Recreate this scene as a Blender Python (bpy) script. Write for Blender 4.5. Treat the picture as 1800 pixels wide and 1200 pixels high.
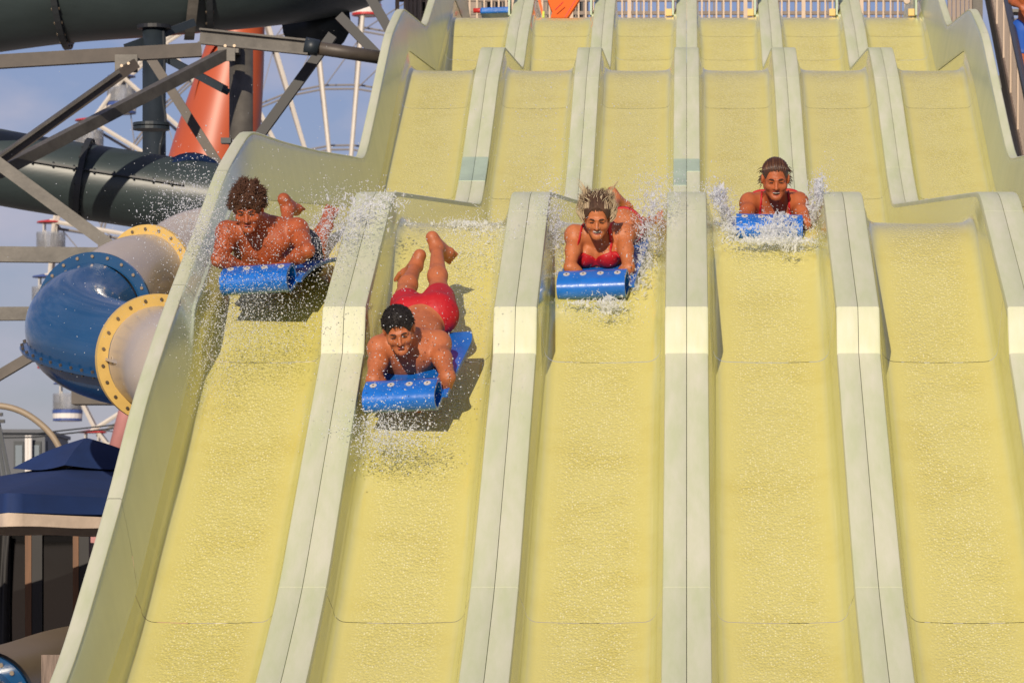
import bpy, math, random
import numpy as np
from mathutils import Vector, Matrix
for o in list(bpy.data.objects): bpy.data.objects.remove(o)
S = bpy.context.scene
COL = S.collection
rng = np.random.default_rng(7)
random.seed(7)
R_ = math.radians
# ---------------------------------------------------------------- camera, sky, sun, exposure
F, CX, CY = 8000.0, 1207.0, 1100.0        # focal length in photo pixels, where the slide's axis meets the horizon
LW = 0.95                                 # one lane, centre to centre, in metres
cam = bpy.data.cameras.new('camera'); camo = bpy.data.objects.new('camera', cam); COL.objects.link(camo)
camo.location = (0, 0, 0); camo.rotation_euler = (R_(90), 0, 0)
cam.sensor_width = 36; cam.lens = 36*F/1800
cam.shift_x = -(CX-900)/1800; cam.shift_y = (CY-600)/1800
cam.clip_start = .5; cam.clip_end = 4000
cam.dof.use_dof = True; cam.dof.focus_distance = 25.5; cam.dof.aperture_fstop = 13
S.camera = camo
SUN_EL, SUN_AZ = R_(22), R_(10)           # the sun stands low behind the camera, a little to the left
sdir = Vector((-math.cos(SUN_EL)*math.sin(SUN_AZ), -math.cos(SUN_EL)*math.cos(SUN_AZ), math.sin(SUN_EL)))
sun = bpy.data.lights.new('sun', 'SUN'); suno = bpy.data.objects.new('sun', sun); COL.objects.link(suno)
sun.energy = 4.3; sun.angle = R_(.5); sun.color = (1, .86, .68)
suno.rotation_euler = sdir.to_track_quat('Z', 'Y').to_euler(); suno.location = (-20, -60, 40)
W = bpy.data.worlds.new('World'); S.world = W; W.use_nodes = True
nt = W.node_tree; nt.nodes.clear()
out = nt.nodes.new('ShaderNodeOutputWorld'); bg = nt.nodes.new('ShaderNodeBackground'); bg2 = nt.nodes.new('ShaderNodeBackground')
sky = nt.nodes.new('ShaderNodeTexSky'); sky.sky_type = 'NISHITA'; sky.sun_disc = False
sky.sun_elevation = SUN_EL; sky.sun_rotation = math.atan2(sdir.x, sdir.y); sky.air_density = 1.3; sky.dust_density = .15; sky.ozone_density = 2.0
bg.inputs[1].default_value = .072
tc = nt.nodes.new('ShaderNodeTexCoord'); mp = nt.nodes.new('ShaderNodeMapping'); mp.inputs['Scale'].default_value = (13, 13, 26)
mp.inputs['Location'].default_value = (3.9, 2.1, 6.3)
nz = nt.nodes.new('ShaderNodeTexNoise'); nz.inputs['Scale'].default_value = 1.0; nz.inputs['Detail'].default_value = 7; nz.inputs['Roughness'].default_value = .52
cr = nt.nodes.new('ShaderNodeValToRGB'); cr.color_ramp.elements[0].position = .44; cr.color_ramp.elements[0].color = (.10,.10,.10,1)
cr.color_ramp.elements[1].position = .66; cr.color_ramp.elements[1].color = (.9,.9,.9,1)
bg2.inputs[0].default_value = (.60, .57, .68, 1); bg2.inputs[1].default_value = .85
mx = nt.nodes.new('ShaderNodeMixShader')
L = nt.links.new
L(tc.outputs['Generated'], mp.inputs[0]); L(mp.outputs[0], nz.inputs['Vector']); L(nz.outputs[0], cr.inputs[0])
tint = nt.nodes.new('ShaderNodeMix'); tint.data_type = 'RGBA'; tint.blend_type = 'MULTIPLY'; tint.inputs[0].default_value = 1; tint.inputs[7].default_value = (.55,.58,.98,1)
L(sky.outputs[0], tint.inputs[6]); L(tint.outputs[2], bg.inputs[0]); L(cr.outputs[0], mx.inputs[0]); L(bg.outputs[0], mx.inputs[1]); L(bg2.outputs[0], mx.inputs[2]); L(mx.outputs[0], out.inputs[0])
vs = S.view_settings; vs.view_transform = 'Standard'; vs.look = 'None'; vs.exposure = 0; vs.gamma = 1; vs.use_curve_mapping = False
S.render.engine = 'CYCLES'; S.cycles.max_bounces = 8; S.cycles.transmission_bounces = 6; S.cycles.transparent_max_bounces = 8
S.cycles.caustics_reflective = False; S.cycles.caustics_refractive = False; S.cycles.sample_clamp_indirect = 6

# ---------------------------------------------------------------- helpers
def P(px, py, Y): return np.array(((px-CX)*Y/F, Y, (CY-py)*Y/F))   # a place in the photo at a distance -> metres
def V(*a): return np.array(a, float)
def unit(v): v = np.asarray(v, float); return v/np.linalg.norm(v)

def material(name, col, rough=.5, metal=0, var=.0, vscale=3, bump=0, bscale=40, spec=.5, coat=0, trans=0, sss=0, col2=None, stretch=(1,1,1)):
    m = bpy.data.materials.new(name); m.use_nodes = True
    n = m.node_tree.nodes; b = n['Principled BSDF']; l = m.node_tree.links.new
    b.inputs['Base Color'].default_value = (*col, 1); b.inputs['Roughness'].default_value = rough; b.inputs['Metallic'].default_value = metal
    b.inputs['Specular IOR Level'].default_value = spec; b.inputs['Coat Weight'].default_value = coat; b.inputs['Coat Roughness'].default_value = .08
    b.inputs['Transmission Weight'].default_value = trans
    if sss: b.inputs['Subsurface Weight'].default_value = sss; b.inputs['Subsurface Radius'].default_value = (.012,.005,.003); b.inputs['Subsurface Scale'].default_value = 1
    if var or bump:
        t = n.new('ShaderNodeTexCoord'); mpn = n.new('ShaderNodeMapping'); mpn.inputs['Scale'].default_value = stretch; l(t.outputs['Object'], mpn.inputs[0])
    if var:
        z = n.new('ShaderNodeTexNoise'); z.inputs['Scale'].default_value = vscale; z.inputs['Detail'].default_value = 6; z.inputs['Roughness'].default_value = .65
        l(mpn.outputs[0], z.inputs['Vector'])
        r = n.new('ShaderNodeMix'); r.data_type = 'RGBA'
        c2 = col2 or tuple(c*(1-var) for c in col)
        rp = n.new('ShaderNodeMapRange'); rp.inputs[1].default_value = .35; rp.inputs[2].default_value = .7
        l(z.outputs[0], rp.inputs[0]); l(rp.outputs[0], r.inputs[0])
        r.inputs[6].default_value = (*col, 1); r.inputs[7].default_value = (*c2, 1); l(r.outputs[2], b.inputs['Base Color'])
    if bump:
        z2 = n.new('ShaderNodeTexNoise'); z2.inputs['Scale'].default_value = bscale; z2.inputs['Detail'].default_value = 4; l(mpn.outputs[0], z2.inputs['Vector'])
        bp = n.new('ShaderNodeBump'); bp.inputs['Strength'].default_value = bump; bp.inputs['Distance'].default_value = .02; l(z2.outputs[0], bp.inputs['Height']); l(bp.outputs[0], b.inputs['Normal'])
    return m

def origin_of(o):
    v = np.zeros(3)
    while o is not None: v += np.array(o.location); o = o.parent
    return v
def mesh(name, verts, faces, mat, smooth=False):
    me = bpy.data.meshes.new(name); me.from_pydata([tuple(map(float, v)) for v in verts], [], [tuple(map(int, f)) for f in faces])
    for mm in (mat if isinstance(mat, (list, tuple)) else [mat]): me.materials.append(mm)
    if smooth: me.polygons.foreach_set('use_smooth', [True]*len(me.polygons))
    me.update(); return me
def obj(name, geo, mat, parent=None, smooth=False, kind=None, label=None):
    """geo = (verts in world metres, faces); linked as ONE mesh object, under parent if given"""
    v = np.asarray(geo[0], float)
    base = origin_of(parent) if parent is not None else v.mean(0)*V(1,1,0)+V(0,0,v[:,2].min())
    o = bpy.data.objects.new(name, mesh(name, v-base, geo[1], mat, smooth)); COL.objects.link(o)
    if parent is not None: o.parent = parent
    else: o.location = base
    if kind: o['kind'] = kind
    if label: o['label'] = label
    return o
def autosmooth(o, deg=35):
    me = o.data; me.polygons.foreach_set('use_smooth', [True]*len(me.polygons)); me.set_sharp_from_angle(angle=R_(deg)); return o
def tag(o, label, cat, group=None):
    o['label'] = label; o['category'] = cat
    if group: o['group'] = group
    return o
def thing(name, label, cat, loc, group=None):
    o = bpy.data.objects.new(name, None); o.location = tuple(map(float, loc)); o.empty_display_size = .2; COL.objects.link(o)
    return tag(o, label, cat, group)
def join(*gs):
    vs, fs, n = [], [], 0
    for v, f in gs:
        vs.append(np.asarray(v, float)); fs += [tuple(i+n for i in q) for q in f]; n += len(v)
    return np.vstack(vs), fs
def box(c, sx, sy, sz, ax=None):
    A = np.eye(3) if ax is None else np.array(ax)
    v = [np.asarray(c)+A[0]*x*sx/2+A[1]*y*sy/2+A[2]*z*sz/2 for x in (-1,1) for y in (-1,1) for z in (-1,1)]
    return np.array(v), [(0,1,3,2),(4,6,7,5),(0,4,5,1),(2,3,7,6),(0,2,6,4),(1,5,7,3)]
def frame(d, up=(0,0,1)):
    d = unit(d); up = np.asarray(up, float)
    if abs(d@unit(up)) > .97: up = V(0,1,0)
    s = unit(np.cross(d, up)); return d, s, np.cross(s, d)
def bar(a, b, w, h, up=(0,0,1)):
    a = np.asarray(a, float); b = np.asarray(b, float); d, s, u = frame(b-a, up)
    return box((a+b)/2, np.linalg.norm(b-a), w, h, (d, s, u))
def hollow_bar(a, b, w, h, t=.012):
    a = np.asarray(a, float); b = np.asarray(b, float); d, s, u = frame(b-a); Ln = np.linalg.norm(b-a); c = (a+b)/2
    return join(box(c+u*(h-t)/2, Ln, w, t, (d,s,u)), box(c-u*(h-t)/2, Ln, w, t, (d,s,u)), box(c+s*(w-t)/2, Ln, t, h-2*t, (d,s,u)), box(c-s*(w-t)/2, Ln, t, h-2*t, (d,s,u)))
def hbeam(a, b, w, h, t=.02):
    a = np.asarray(a, float); b = np.asarray(b, float); d, s, u = frame(b-a); Ln = np.linalg.norm(b-a); c = (a+b)/2
    return join(box(c+u*(h-t)/2, Ln, w, t, (d,s,u)), box(c-u*(h-t)/2, Ln, w, t, (d,s,u)), box(c, Ln, t, h-2*t, (d,s,u)))
def tube(path, rad, n=16, cap=True, closed=False):
    path = np.asarray(path, float); m = len(path); rad = np.broadcast_to(np.asarray(rad, float), (m,))
    T = np.gradient(path, axis=0)
    if closed: T = np.roll(path,-1,0)-np.roll(path,1,0)
    vs = []; s = None
    for i in range(m):
        d = unit(T[i])
        if s is None: _, s, u = frame(d)
        s = unit(s-d*(s@d)); u = np.cross(s, d)
        for k in range(n):
            a = 2*math.pi*k/n; vs.append(path[i]+rad[i]*(math.cos(a)*s+math.sin(a)*u))
    fs = []
    for i in range(m if closed else m-1):
        j = (i+1) % m
        for k in range(n): fs.append((i*n+k, i*n+(k+1)%n, j*n+(k+1)%n, j*n+k))
    if cap and not closed: fs += [tuple(range(n))[::-1], tuple(range((m-1)*n, m*n))]
    return np.array(vs), fs
def ring(c, axis, r0, r1, th, n=40):
    d, s, u = frame(axis); vs = []
    for k in range(n):
        a = 2*math.pi*k/n; e = math.cos(a)*s+math.sin(a)*u
        for r, z in ((r0,-th/2),(r1,-th/2),(r1,th/2),(r0,th/2)): vs.append(c+e*r+d*z)
    fs = []
    for k in range(n):
        j = (k+1) % n
        for q in range(4): fs.append((k*4+q, k*4+(q+1)%4, j*4+(q+1)%4, j*4+q))
    return np.array(vs), fs
def disc(c, axis, r, th, n=12):
    d = unit(axis); return tube([c-d*th/2, c+d*th/2], r, n)
def spline(pts, n):
    pts = np.asarray(pts, float); t = np.arange(len(pts)); q = np.vstack([2*pts[0]-pts[1], pts, 2*pts[-1]-pts[-2]])
    o = []
    for x in np.linspace(0, len(pts)-1, n):
        i = min(int(x), len(pts)-2); f = x-i; a, b, c, d = q[i:i+4]
        o.append(.5*((2*b)+(-a+c)*f+(2*a-5*b+4*c-d)*f*f+(-a+3*b-3*c+d)*f**3))
    return np.array(o)
def loft(grid):
    """grid (m, n, 3) -> sheet"""
    g = np.asarray(grid, float); m, n = g.shape[:2]
    return g.reshape(-1, 3), [(i*n+k, i*n+k+1, (i+1)*n+k+1, (i+1)*n+k) for i in range(m-1) for k in range(n-1)]

# ---------------------------------------------------------------- smooth solids: distance field + surface nets
class Field:
    def __init__(s, lo, hi, h):
        s.lo = np.asarray(lo, float); s.h = h; s.n = np.ceil((np.asarray(hi)-s.lo)/h).astype(int)+1
        s.D = np.full(s.n, .08, np.float32)
    def _sub(s, lo, hi):
        i0 = np.clip(np.floor((lo-s.lo)/s.h).astype(int), 0, s.n-1); i1 = np.clip(np.ceil((hi-s.lo)/s.h).astype(int)+1, 1, s.n)
        if (i1 <= i0).any(): return None
        ax = [(s.lo[a]+s.h*np.arange(i0[a], i1[a])).astype(np.float32) for a in range(3)]
        return tuple(slice(i0[a], i1[a]) for a in range(3)), (ax[0][:,None,None], ax[1][None,:,None], ax[2][None,None,:])
    def _mix(s, sl, d, k, cut):
        D = s.D[sl]
        if cut: D, d = -D, d
        if k > 0:
            h = np.clip(.5+.5*(D-d)/k, 0, 1); r = D*(1-h)+d*h-k*h*(1-h)
        else: r = np.minimum(D, d)
        s.D[sl] = -r if cut else r
    def cone(s, a, b, ra, rb, k=.02, cut=False):
        a = np.asarray(a, float); b = np.asarray(b, float); m = max(ra, rb)+k+.02
        q = s._sub(np.minimum(a,b)-m, np.maximum(a,b)+m)
        if q is None: return
        sl, (x,y,z) = q; ab = b-a; L2 = max(float(ab@ab), 1e-9)
        t = np.clip(((x-a[0])*ab[0]+(y-a[1])*ab[1]+(z-a[2])*ab[2])/L2, 0, 1)
        d = np.sqrt((x-a[0]-t*ab[0])**2+(y-a[1]-t*ab[1])**2+(z-a[2]-t*ab[2])**2)-(ra+(rb-ra)*t)
        s._mix(sl, d.astype(np.float32), k, cut)
    def ball(s, c, r, k=.02, cut=False): s.cone(c, np.asarray(c, float)+1e-4, r, r, k, cut)
    def ell_d(s, c, ax, rad, m):
        c = np.asarray(c, float); q = s._sub(c-max(rad)-m, c+max(rad)+m)
        if q is None: return None
        sl, (x,y,z) = q; k0 = 0; k1 = 0
        for e, r in zip(ax, rad):
            p = (x-c[0])*e[0]+(y-c[1])*e[1]+(z-c[2])*e[2]; k0 = k0+(p/r)**2; k1 = k1+(p/r**2)**2
        k0 = np.sqrt(k0); k1 = np.sqrt(k1)+1e-6
        return sl, (k0*(k0-1)/k1).astype(np.float32)
    def ell(s, c, ax, rad, k=.02, cut=False):
        q = s.ell_d(c, ax, rad, k+.02)
        if q: s._mix(q[0], q[1], k, cut)
    def mesh(s):
        D = s.D; I = D < 0; n = D.shape
        c = [I[dx:n[0]-1+dx, dy:n[1]-1+dy, dz:n[2]-1+dz] for dx in (0,1) for dy in (0,1) for dz in (0,1)]
        sm = sum(x.astype(np.int8) for x in c); act = np.argwhere((sm > 0) & (sm < 8))
        if len(act) == 0: return np.zeros((0,3)), []
        idx = -np.ones((n[0]-1,n[1]-1,n[2]-1), np.int32); idx[tuple(act.T)] = np.arange(len(act))
        off = np.array([(a,b,d) for a in (0,1) for b in (0,1) for d in (0,1)])
        val = np.stack([D[tuple((act+o).T)] for o in off], 1)
        acc = np.zeros((len(act),3)); cnt = np.zeros(len(act))
        for i in range(8):
            for j in range(i+1, 8):
                if np.abs(off[i]-off[j]).sum() != 1: continue
                m = (val[:,i] < 0) != (val[:,j] < 0)
                t = val[m,i]/(val[m,i]-val[m,j]); acc[m] += off[i]+t[:,None]*(off[j]-off[i]); cnt[m] += 1
        v = s.lo+(act+acc/cnt[:,None])*s.h
        F_ = []
        for a in range(3):
            b, d = (a+1)%3, (a+2)%3
            s0 = [slice(1,-1)]*3; s0[a] = slice(0, n[a]-1); s1 = list(s0); s1[a] = slice(1, n[a])
            A, B = I[tuple(s0)], I[tuple(s1)]
            e = np.argwhere(A != B); fl = A[tuple(e.T)]; o = np.ones(3, int); o[a] = 0; e = e+o
            def ci(db, dd):
                q = e.copy(); q[:,b] += db; q[:,d] += dd; return idx[tuple(q.T)]
            q = np.stack([ci(-1,-1), ci(0,-1), ci(0,0), ci(-1,0)], 1); q[~fl] = q[~fl][:, ::-1]
            F_.append(q)
        f = np.vstack(F_); f = f[(f >= 0).all(1)]
        return v, f
def nets_obj(name, fld, mat, parent, relax=1):
    v, f = fld.mesh(); f = np.asarray(f)
    for _ in range(relax):
        acc = np.zeros_like(v); cn = np.zeros(len(v))
        for k in range(4):
            np.add.at(acc, f[:,k], v[f[:,(k+1)%4]]); np.add.at(cn, f[:,k], 1)
            np.add.at(acc, f[:,(k+1)%4], v[f[:,k]]); np.add.at(cn, f[:,(k+1)%4], 1)
        v = v*.5+.5*acc/np.maximum(cn,1)[:,None]
    base = origin_of(parent) if parent is not None else np.zeros(3)
    me = bpy.data.meshes.new(name); me.vertices.add(len(v)); me.vertices.foreach_set('co', (v-base).astype(np.float32).ravel())
    me.loops.add(f.size); me.loops.foreach_set('vertex_index', f.astype(np.int32).ravel())
    me.polygons.add(len(f)); me.polygons.foreach_set('loop_start', np.arange(0, f.size, 4, dtype=np.int32)); me.polygons.foreach_set('use_smooth', np.ones(len(f), bool))
    me.materials.append(mat); me.update(calc_edges=True); me.validate()
    o = bpy.data.objects.new(name, me); COL.objects.link(o)
    if parent is not None: o.parent = parent
    return o
# ---------------------------------------------------------------- materials
def lane_material():
    """yellow gelcoat under a rippling film of water: the ripples are bump, strongest along the middle of the lane"""
    m = bpy.data.materials.new('wet_yellow_gelcoat'); m.use_nodes = True
    n = m.node_tree.nodes; b = n['Principled BSDF']; l = m.node_tree.links.new
    t = n.new('ShaderNodeTexCoord'); oi = n.new('ShaderNodeObjectInfo')
    sx = n.new('ShaderNodeSeparateXYZ'); l(t.outputs['Object'], sx.inputs[0])
    ab = n.new('ShaderNodeMath'); ab.operation = 'ABSOLUTE'; l(sx.outputs[0], ab.inputs[0])
    mid = n.new('ShaderNodeMapRange'); mid.interpolation_type = 'SMOOTHSTEP'; mid.inputs[1].default_value = .285; mid.inputs[2].default_value = .13; l(ab.outputs[0], mid.inputs[0])
    w = n.new('ShaderNodeMath'); w.operation = 'MULTIPLY'; w.inputs[1].default_value = 40; l(oi.outputs['Random'], w.inputs[0])
    # colour: pale yellow, greener up the sides, faint stains
    st = n.new('ShaderNodeTexNoise'); st.noise_dimensions = '4D'; st.inputs['Scale'].default_value = 2.2; st.inputs['Detail'].default_value = 8; st.inputs['Roughness'].default_value = .7
    l(t.outputs['Object'], st.inputs['Vector']); l(w.outputs[0], st.inputs['W'])
    c1 = n.new('ShaderNodeMix'); c1.data_type = 'RGBA'; c1.inputs[6].default_value = (*LANE_SIDE, 1); c1.inputs[7].default_value = (*LANE_MID, 1)
    fl = n.new('ShaderNodeMapRange'); fl.interpolation_type = 'SMOOTHSTEP'; fl.inputs[1].default_value = .345; fl.inputs[2].default_value = .25; l(ab.outputs[0], fl.inputs[0]); l(fl.outputs[0], c1.inputs[0])
    c2 = n.new('ShaderNodeMix'); c2.data_type = 'RGBA'; c2.blend_type = 'MULTIPLY'; c2.inputs[7].default_value = (.93,.90,.74,1)
    sr = n.new('ShaderNodeMapRange'); sr.inputs[1].default_value = .48; sr.inputs[2].default_value = .72; l(st.outputs[0], sr.inputs[0]); l(sr.outputs[0], c2.inputs[0]); l(c1.outputs[2], c2.inputs[6])
    l(c2.outputs[2], b.inputs['Base Color'])
    b.inputs['Roughness'].default_value = .13; b.inputs['Specular IOR Level'].default_value = .5
    # ripples
    mp = n.new('ShaderNodeMapping'); mp.inputs['Scale'].default_value = (1, .5, .5); l(t.outputs['Object'], mp.inputs[0])
    ad = n.new('ShaderNodeVectorMath'); ad.operation = 'ADD'; l(mp.outputs[0], ad.inputs[0]); l(w.outputs[0], ad.inputs[1])
    vo = n.new('ShaderNodeTexVoronoi'); vo.voronoi_dimensions = '2D'; vo.inputs['Scale'].default_value = 74; l(ad.outputs[0], vo.inputs['Vector'])
    z = n.new('ShaderNodeTexNoise'); z.inputs['Scale'].default_value = 88; z.inputs['Detail'].default_value = 2; z.inputs['Roughness'].default_value = .6
    z.inputs['Distortion'].default_value = .6
    l(ad.outputs[0], z.inputs['Vector'])
    pt = n.new('ShaderNodeMapRange'); pt.inputs[1].default_value = .3; pt.inputs[2].default_value = .65; pt.inputs[3].default_value = .45; pt.inputs[4].default_value = 1.0; l(st.outputs[0], pt.inputs[0])
    ms = n.new('ShaderNodeMath'); ms.operation = 'MULTIPLY'; l(mid.outputs[0], ms.inputs[0]); l(pt.outputs[0], ms.inputs[1])
    # pale flecks of colour stand in for the sparkle on the film
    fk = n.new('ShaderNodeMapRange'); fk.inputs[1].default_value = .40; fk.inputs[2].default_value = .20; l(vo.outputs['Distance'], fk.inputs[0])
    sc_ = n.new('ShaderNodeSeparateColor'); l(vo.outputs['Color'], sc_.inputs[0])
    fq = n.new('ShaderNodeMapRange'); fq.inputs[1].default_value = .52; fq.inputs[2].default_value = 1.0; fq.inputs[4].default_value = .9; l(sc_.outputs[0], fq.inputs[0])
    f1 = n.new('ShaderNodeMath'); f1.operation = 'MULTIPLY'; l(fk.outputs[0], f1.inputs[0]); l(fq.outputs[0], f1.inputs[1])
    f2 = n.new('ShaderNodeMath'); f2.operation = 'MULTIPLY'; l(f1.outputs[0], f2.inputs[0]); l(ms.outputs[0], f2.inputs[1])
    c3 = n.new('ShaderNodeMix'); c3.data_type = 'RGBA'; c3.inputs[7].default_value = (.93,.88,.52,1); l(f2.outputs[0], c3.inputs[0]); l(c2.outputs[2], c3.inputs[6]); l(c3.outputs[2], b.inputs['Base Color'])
    bs = n.new('ShaderNodeMath'); bs.operation = 'MULTIPLY_ADD'; bs.inputs[1].default_value = RIPPLE; bs.inputs[2].default_value = .012; l(ms.outputs[0], bs.inputs[0])
    bp = n.new('ShaderNodeBump'); bp.inputs['Distance'].default_value = .03; l(bs.outputs[0], bp.inputs['Strength']); hs = n.new('ShaderNodeMath'); hs.operation = 'MULTIPLY_ADD'; hs.inputs[1].default_value = -.45; l(vo.outputs['Distance'], hs.inputs[0]); l(z.outputs[0], hs.inputs[2]); l(hs.outputs[0], bp.inputs['Height']); l(bp.outputs[0], b.inputs['Normal'])
    return m
LANE_MID = (.68, .615, .19); LANE_SIDE = (.60, .595, .25); RIPPLE = .40
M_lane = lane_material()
M_cap = material('cream_green_gelcoat', (.555,.595,.37), .5, var=.2, vscale=2.0, col2=(.68,.67,.52), spec=.3, bump=.03, bscale=6, stretch=(3.5,.55,.8))
M_wall = material('pale_green_gelcoat', (.49,.545,.40), .25, var=.2, vscale=1.8, col2=(.43,.49,.37), bump=.03, bscale=4, stretch=(1,1,.4))
M_patch = material('turquoise_repair', (.44,.55,.42), .4, var=.2)
M_outer = material('dull_green_shell', (.22,.26,.15), .5, var=.2)
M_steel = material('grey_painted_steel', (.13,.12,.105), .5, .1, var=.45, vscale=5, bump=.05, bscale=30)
M_dsteel = material('navy_and_shaded_steel', (.024,.034,.044), .45, .1, var=.3, vscale=4)  # shade on the tube frame put into a navy colour; also plain dark fittings
M_shade = material('deep_shade_steel', (.012,.014,.018), .5, var=.3, vscale=4)  # shade on braces and cap plate painted in as an almost black steel
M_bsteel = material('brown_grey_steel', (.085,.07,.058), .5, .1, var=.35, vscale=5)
M_gtube = material('grey_green_fibreglass', (.042,.06,.062), .38, var=.35, vscale=1.5, bump=.06, bscale=7, stretch=(.5,1,2), spec=.5)
M_gdark = material('dark_flange', (.03,.035,.04), .5, var=.3)
M_bolt = material('zinc_bolt', (.25,.2,.15), .4, .8)
M_orange = material('orange_gelcoat', (.50,.095,.035), .42, var=.12, vscale=1)
M_blue = material('glossy_blue_gelcoat', (.012,.075,.2), .16, var=.15, vscale=2, bump=.12, bscale=4, coat=.3)
M_navyt = material('dark_blue_gelcoat', (.006,.02,.075), .2, var=.2, vscale=2, coat=.3)
M_cream = material('cream_gelcoat', (.50,.43,.36), .3, var=.12, vscale=2)
M_yel = material('yellow_flange', (.68,.46,.14), .4, var=.12, vscale=6)
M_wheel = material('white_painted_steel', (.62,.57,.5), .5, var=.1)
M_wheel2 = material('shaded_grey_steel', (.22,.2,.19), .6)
M_red = material('red_paint', (.5,.03,.03), .4)
M_white = material('white_paint', (.75,.72,.68), .4)
M_gblue = material('blue_paint', (.05,.09,.28), .4)
M_clear = material('clear_plastic', (.7,.72,.75), .25, trans=.75, spec=.4)
M_canvas = material('navy_canvas', (.007,.03,.13), .8, var=.25, vscale=3, bump=.15, bscale=3)
M_ccanvas = material('cream_canvas', (.62,.50,.40), .8, var=.15, vscale=6, bump=.4, bscale=8)
M_wood = material('brown_wood', (.16,.065,.02), .55, var=.4, vscale=5, stretch=(6,6,.6))
M_black = material('black_timber', (.012,.011,.012), .6, var=.3)
M_glass = material('dark_window_glass', (.012,.012,.012), .05, var=.5, vscale=1.5)
M_grey = material('grey_cladding', (.10,.11,.13), .6, var=.15)
M_sky_glass = material('pale_window_glass', (.20,.24,.27), .1)
M_beige = material('beige_fibreglass', (.24,.18,.105), .35, var=.75, vscale=2.2, col2=(.22,.165,.10))
M_post = material('weathered_timber', (.28,.21,.17), .8, var=.55, vscale=6, stretch=(8,8,.7), bump=.3, bscale=12)
M_pink = material('faded_pink_paint', (.50,.22,.21), .6, var=.2)
M_rail = material('tan_painted_rail', (.55,.42,.31), .45, var=.1)
M_rail2 = material('brown_rail', (.20,.15,.12), .5, var=.2)
M_hrail = material('dark_grey_handrail', (.05,.055,.07), .4)
M_tan = material('tan_pipe', (.34,.27,.19), .5, var=.15)
M_concrete = material('pale_concrete', (.33,.31,.28), .85, var=.3, vscale=.8, bump=.2, bscale=15)
M_plat = material('grey_deck', (.22,.21,.19), .7, var=.2)
M_sid = material('tan_siding', (.33,.26,.21), .6, var=.15)

# ---------------------------------------------------------------- ground
g = obj('ground', ([(-900,-120,-1.7),(900,-120,-1.7),(900,1500,-1.7),(-900,1500,-1.7)], [(0,1,2,3)]), M_concrete, kind='structure')

# ---------------------------------------------------------------- the slide: profiles along Y (distance) measured off the photo
YY = np.arange(13.5, 58.6, .02)
def prof(pts, sig):
    pts = sorted(pts); z = np.interp(YY, [p[0] for p in pts], [p[1] for p in pts])
    k = np.arange(-int(4*sig/.02), int(4*sig/.02)+1)*.02; g = np.exp(-k*k/2/sig/sig); g /= g.sum(); m = len(k)//2
    zp = np.concatenate([z[0]+(np.arange(-m,0)*.02)*(z[1]-z[0])/.02, z, z[-1]+(np.arange(1,m+1)*.02)*(z[-1]-z[-2])/.02])
    return np.convolve(zp, g, 'valid')
FLOOR = prof([(59,7.09),(52.55,7.06),(49.4,5.62),(44.35,5.44),(40.4,3.815),(38.6,3.08),(27.67,2.465),(25.6,1.472),(22.55,.005),(21.3,-.5),(19,-1.2),(17.3,-1.5),(13,-1.52)], .3)
DIVA = prof([(59,7.45),(53.55,7.42),(51.35,6.72),(49.7,6.09),(44.6,5.68),(43.2,5.21),(40.6,4.06),(39.5,3.66),(27.7,2.645),(25.25,1.767),(23,.98)], .2)
DIVB = prof([(28,3.03),(25.12,1.507),(22.5,.183),(21.3,-.266),(19,-.96),(17.3,-1.26),(13,-1.28)], .2)
WALL = prof([(59,8.0),(53.4,7.85),(49.0,6.45),(45,6.11),(43.2,5.62),(40.6,4.48),(39.6,4.06),(38.2,3.94),(34.7,3.62),(31.7,3.37),(29.2,3.18),(27.7,2.77),(26.48,2.29),(25.5,1.94),(24.76,1.66),(23.6,1.18),(22.55,.62),(20.9,-.13),(19,-.75),(17.3,-1.02),(13,-1.05)], .28)
st_ = np.clip((YY-25.12)/.13, 0, 1)
DIV = DIVB*(1-st_)+DIVA*st_
fz = lambda y: np.interp(y, YY, FLOOR)
dz = lambda y: np.interp(y, YY, DIV)
wz = lambda y: np.interp(y, YY, WALL)
slide = thing('water_slide', 'pale yellow and green six lane racing water slide with three drops', 'water slide', (0, 24, -1.7))
def stations(y0, y1, step=.1):
    n = max(2, int(round((y1-y0)/step))+1); return np.linspace(y0, y1, n)
# lane troughs: one mesh per section, shared by the six lanes
LANES = [-2.5, -1.5, -.5, .5, 1.5, 2.5]
cuts = [13.6, 17.3, 19.6, 22.55, 25.62, 28.4, 33.2, 38.0, 40.3, 43.0, 45.6, 50.95, 51.75, 54.6, 58.4]
def lane_section(y0, y1):
    ys = stations(y0+.003, y1-.003, .09); rows = []
    for y in ys:
        f, d = float(fz(y)), float(min(dz(y), dz(y-.1), dz(y+.1)))
        hgt = d-.012-f; fil = min(.075, hgt*.45); row = []
        row.append((.395*LW, d-.012)); row.append((.377*LW, d-.012)); row.append((.3745*LW, d-.02))
        xe = .345*LW
        row.append((xe+.3*(.3745*LW-xe), f+fil+.3*(hgt-fil)))
        for a in np.linspace(0, math.pi/2, 7): row.append((xe-fil*.9*math.sin(a)*1.0, f+fil*(1-math.sin(a))+0*a) if False else (xe-fil*(1-math.cos(a)), f+fil*(1-math.sin(a))+.006))
        row += [(.22*LW, f+.004), (.12*LW, f+.001), (0, f)]
        full = row+[(-x, z) for x, z in row[-2::-1]]
        rows.append([(x, y, z) for x, z in full[::-1]])
    v, fc = loft(rows); return v, fc
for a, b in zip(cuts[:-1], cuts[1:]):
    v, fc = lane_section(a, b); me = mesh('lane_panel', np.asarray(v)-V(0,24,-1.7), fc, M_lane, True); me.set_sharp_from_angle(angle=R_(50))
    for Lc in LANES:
        o = bpy.data.objects.new('lane_panel', me); COL.objects.link(o); o.parent = slide; o.location = (Lc*LW, 0, 0)
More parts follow.
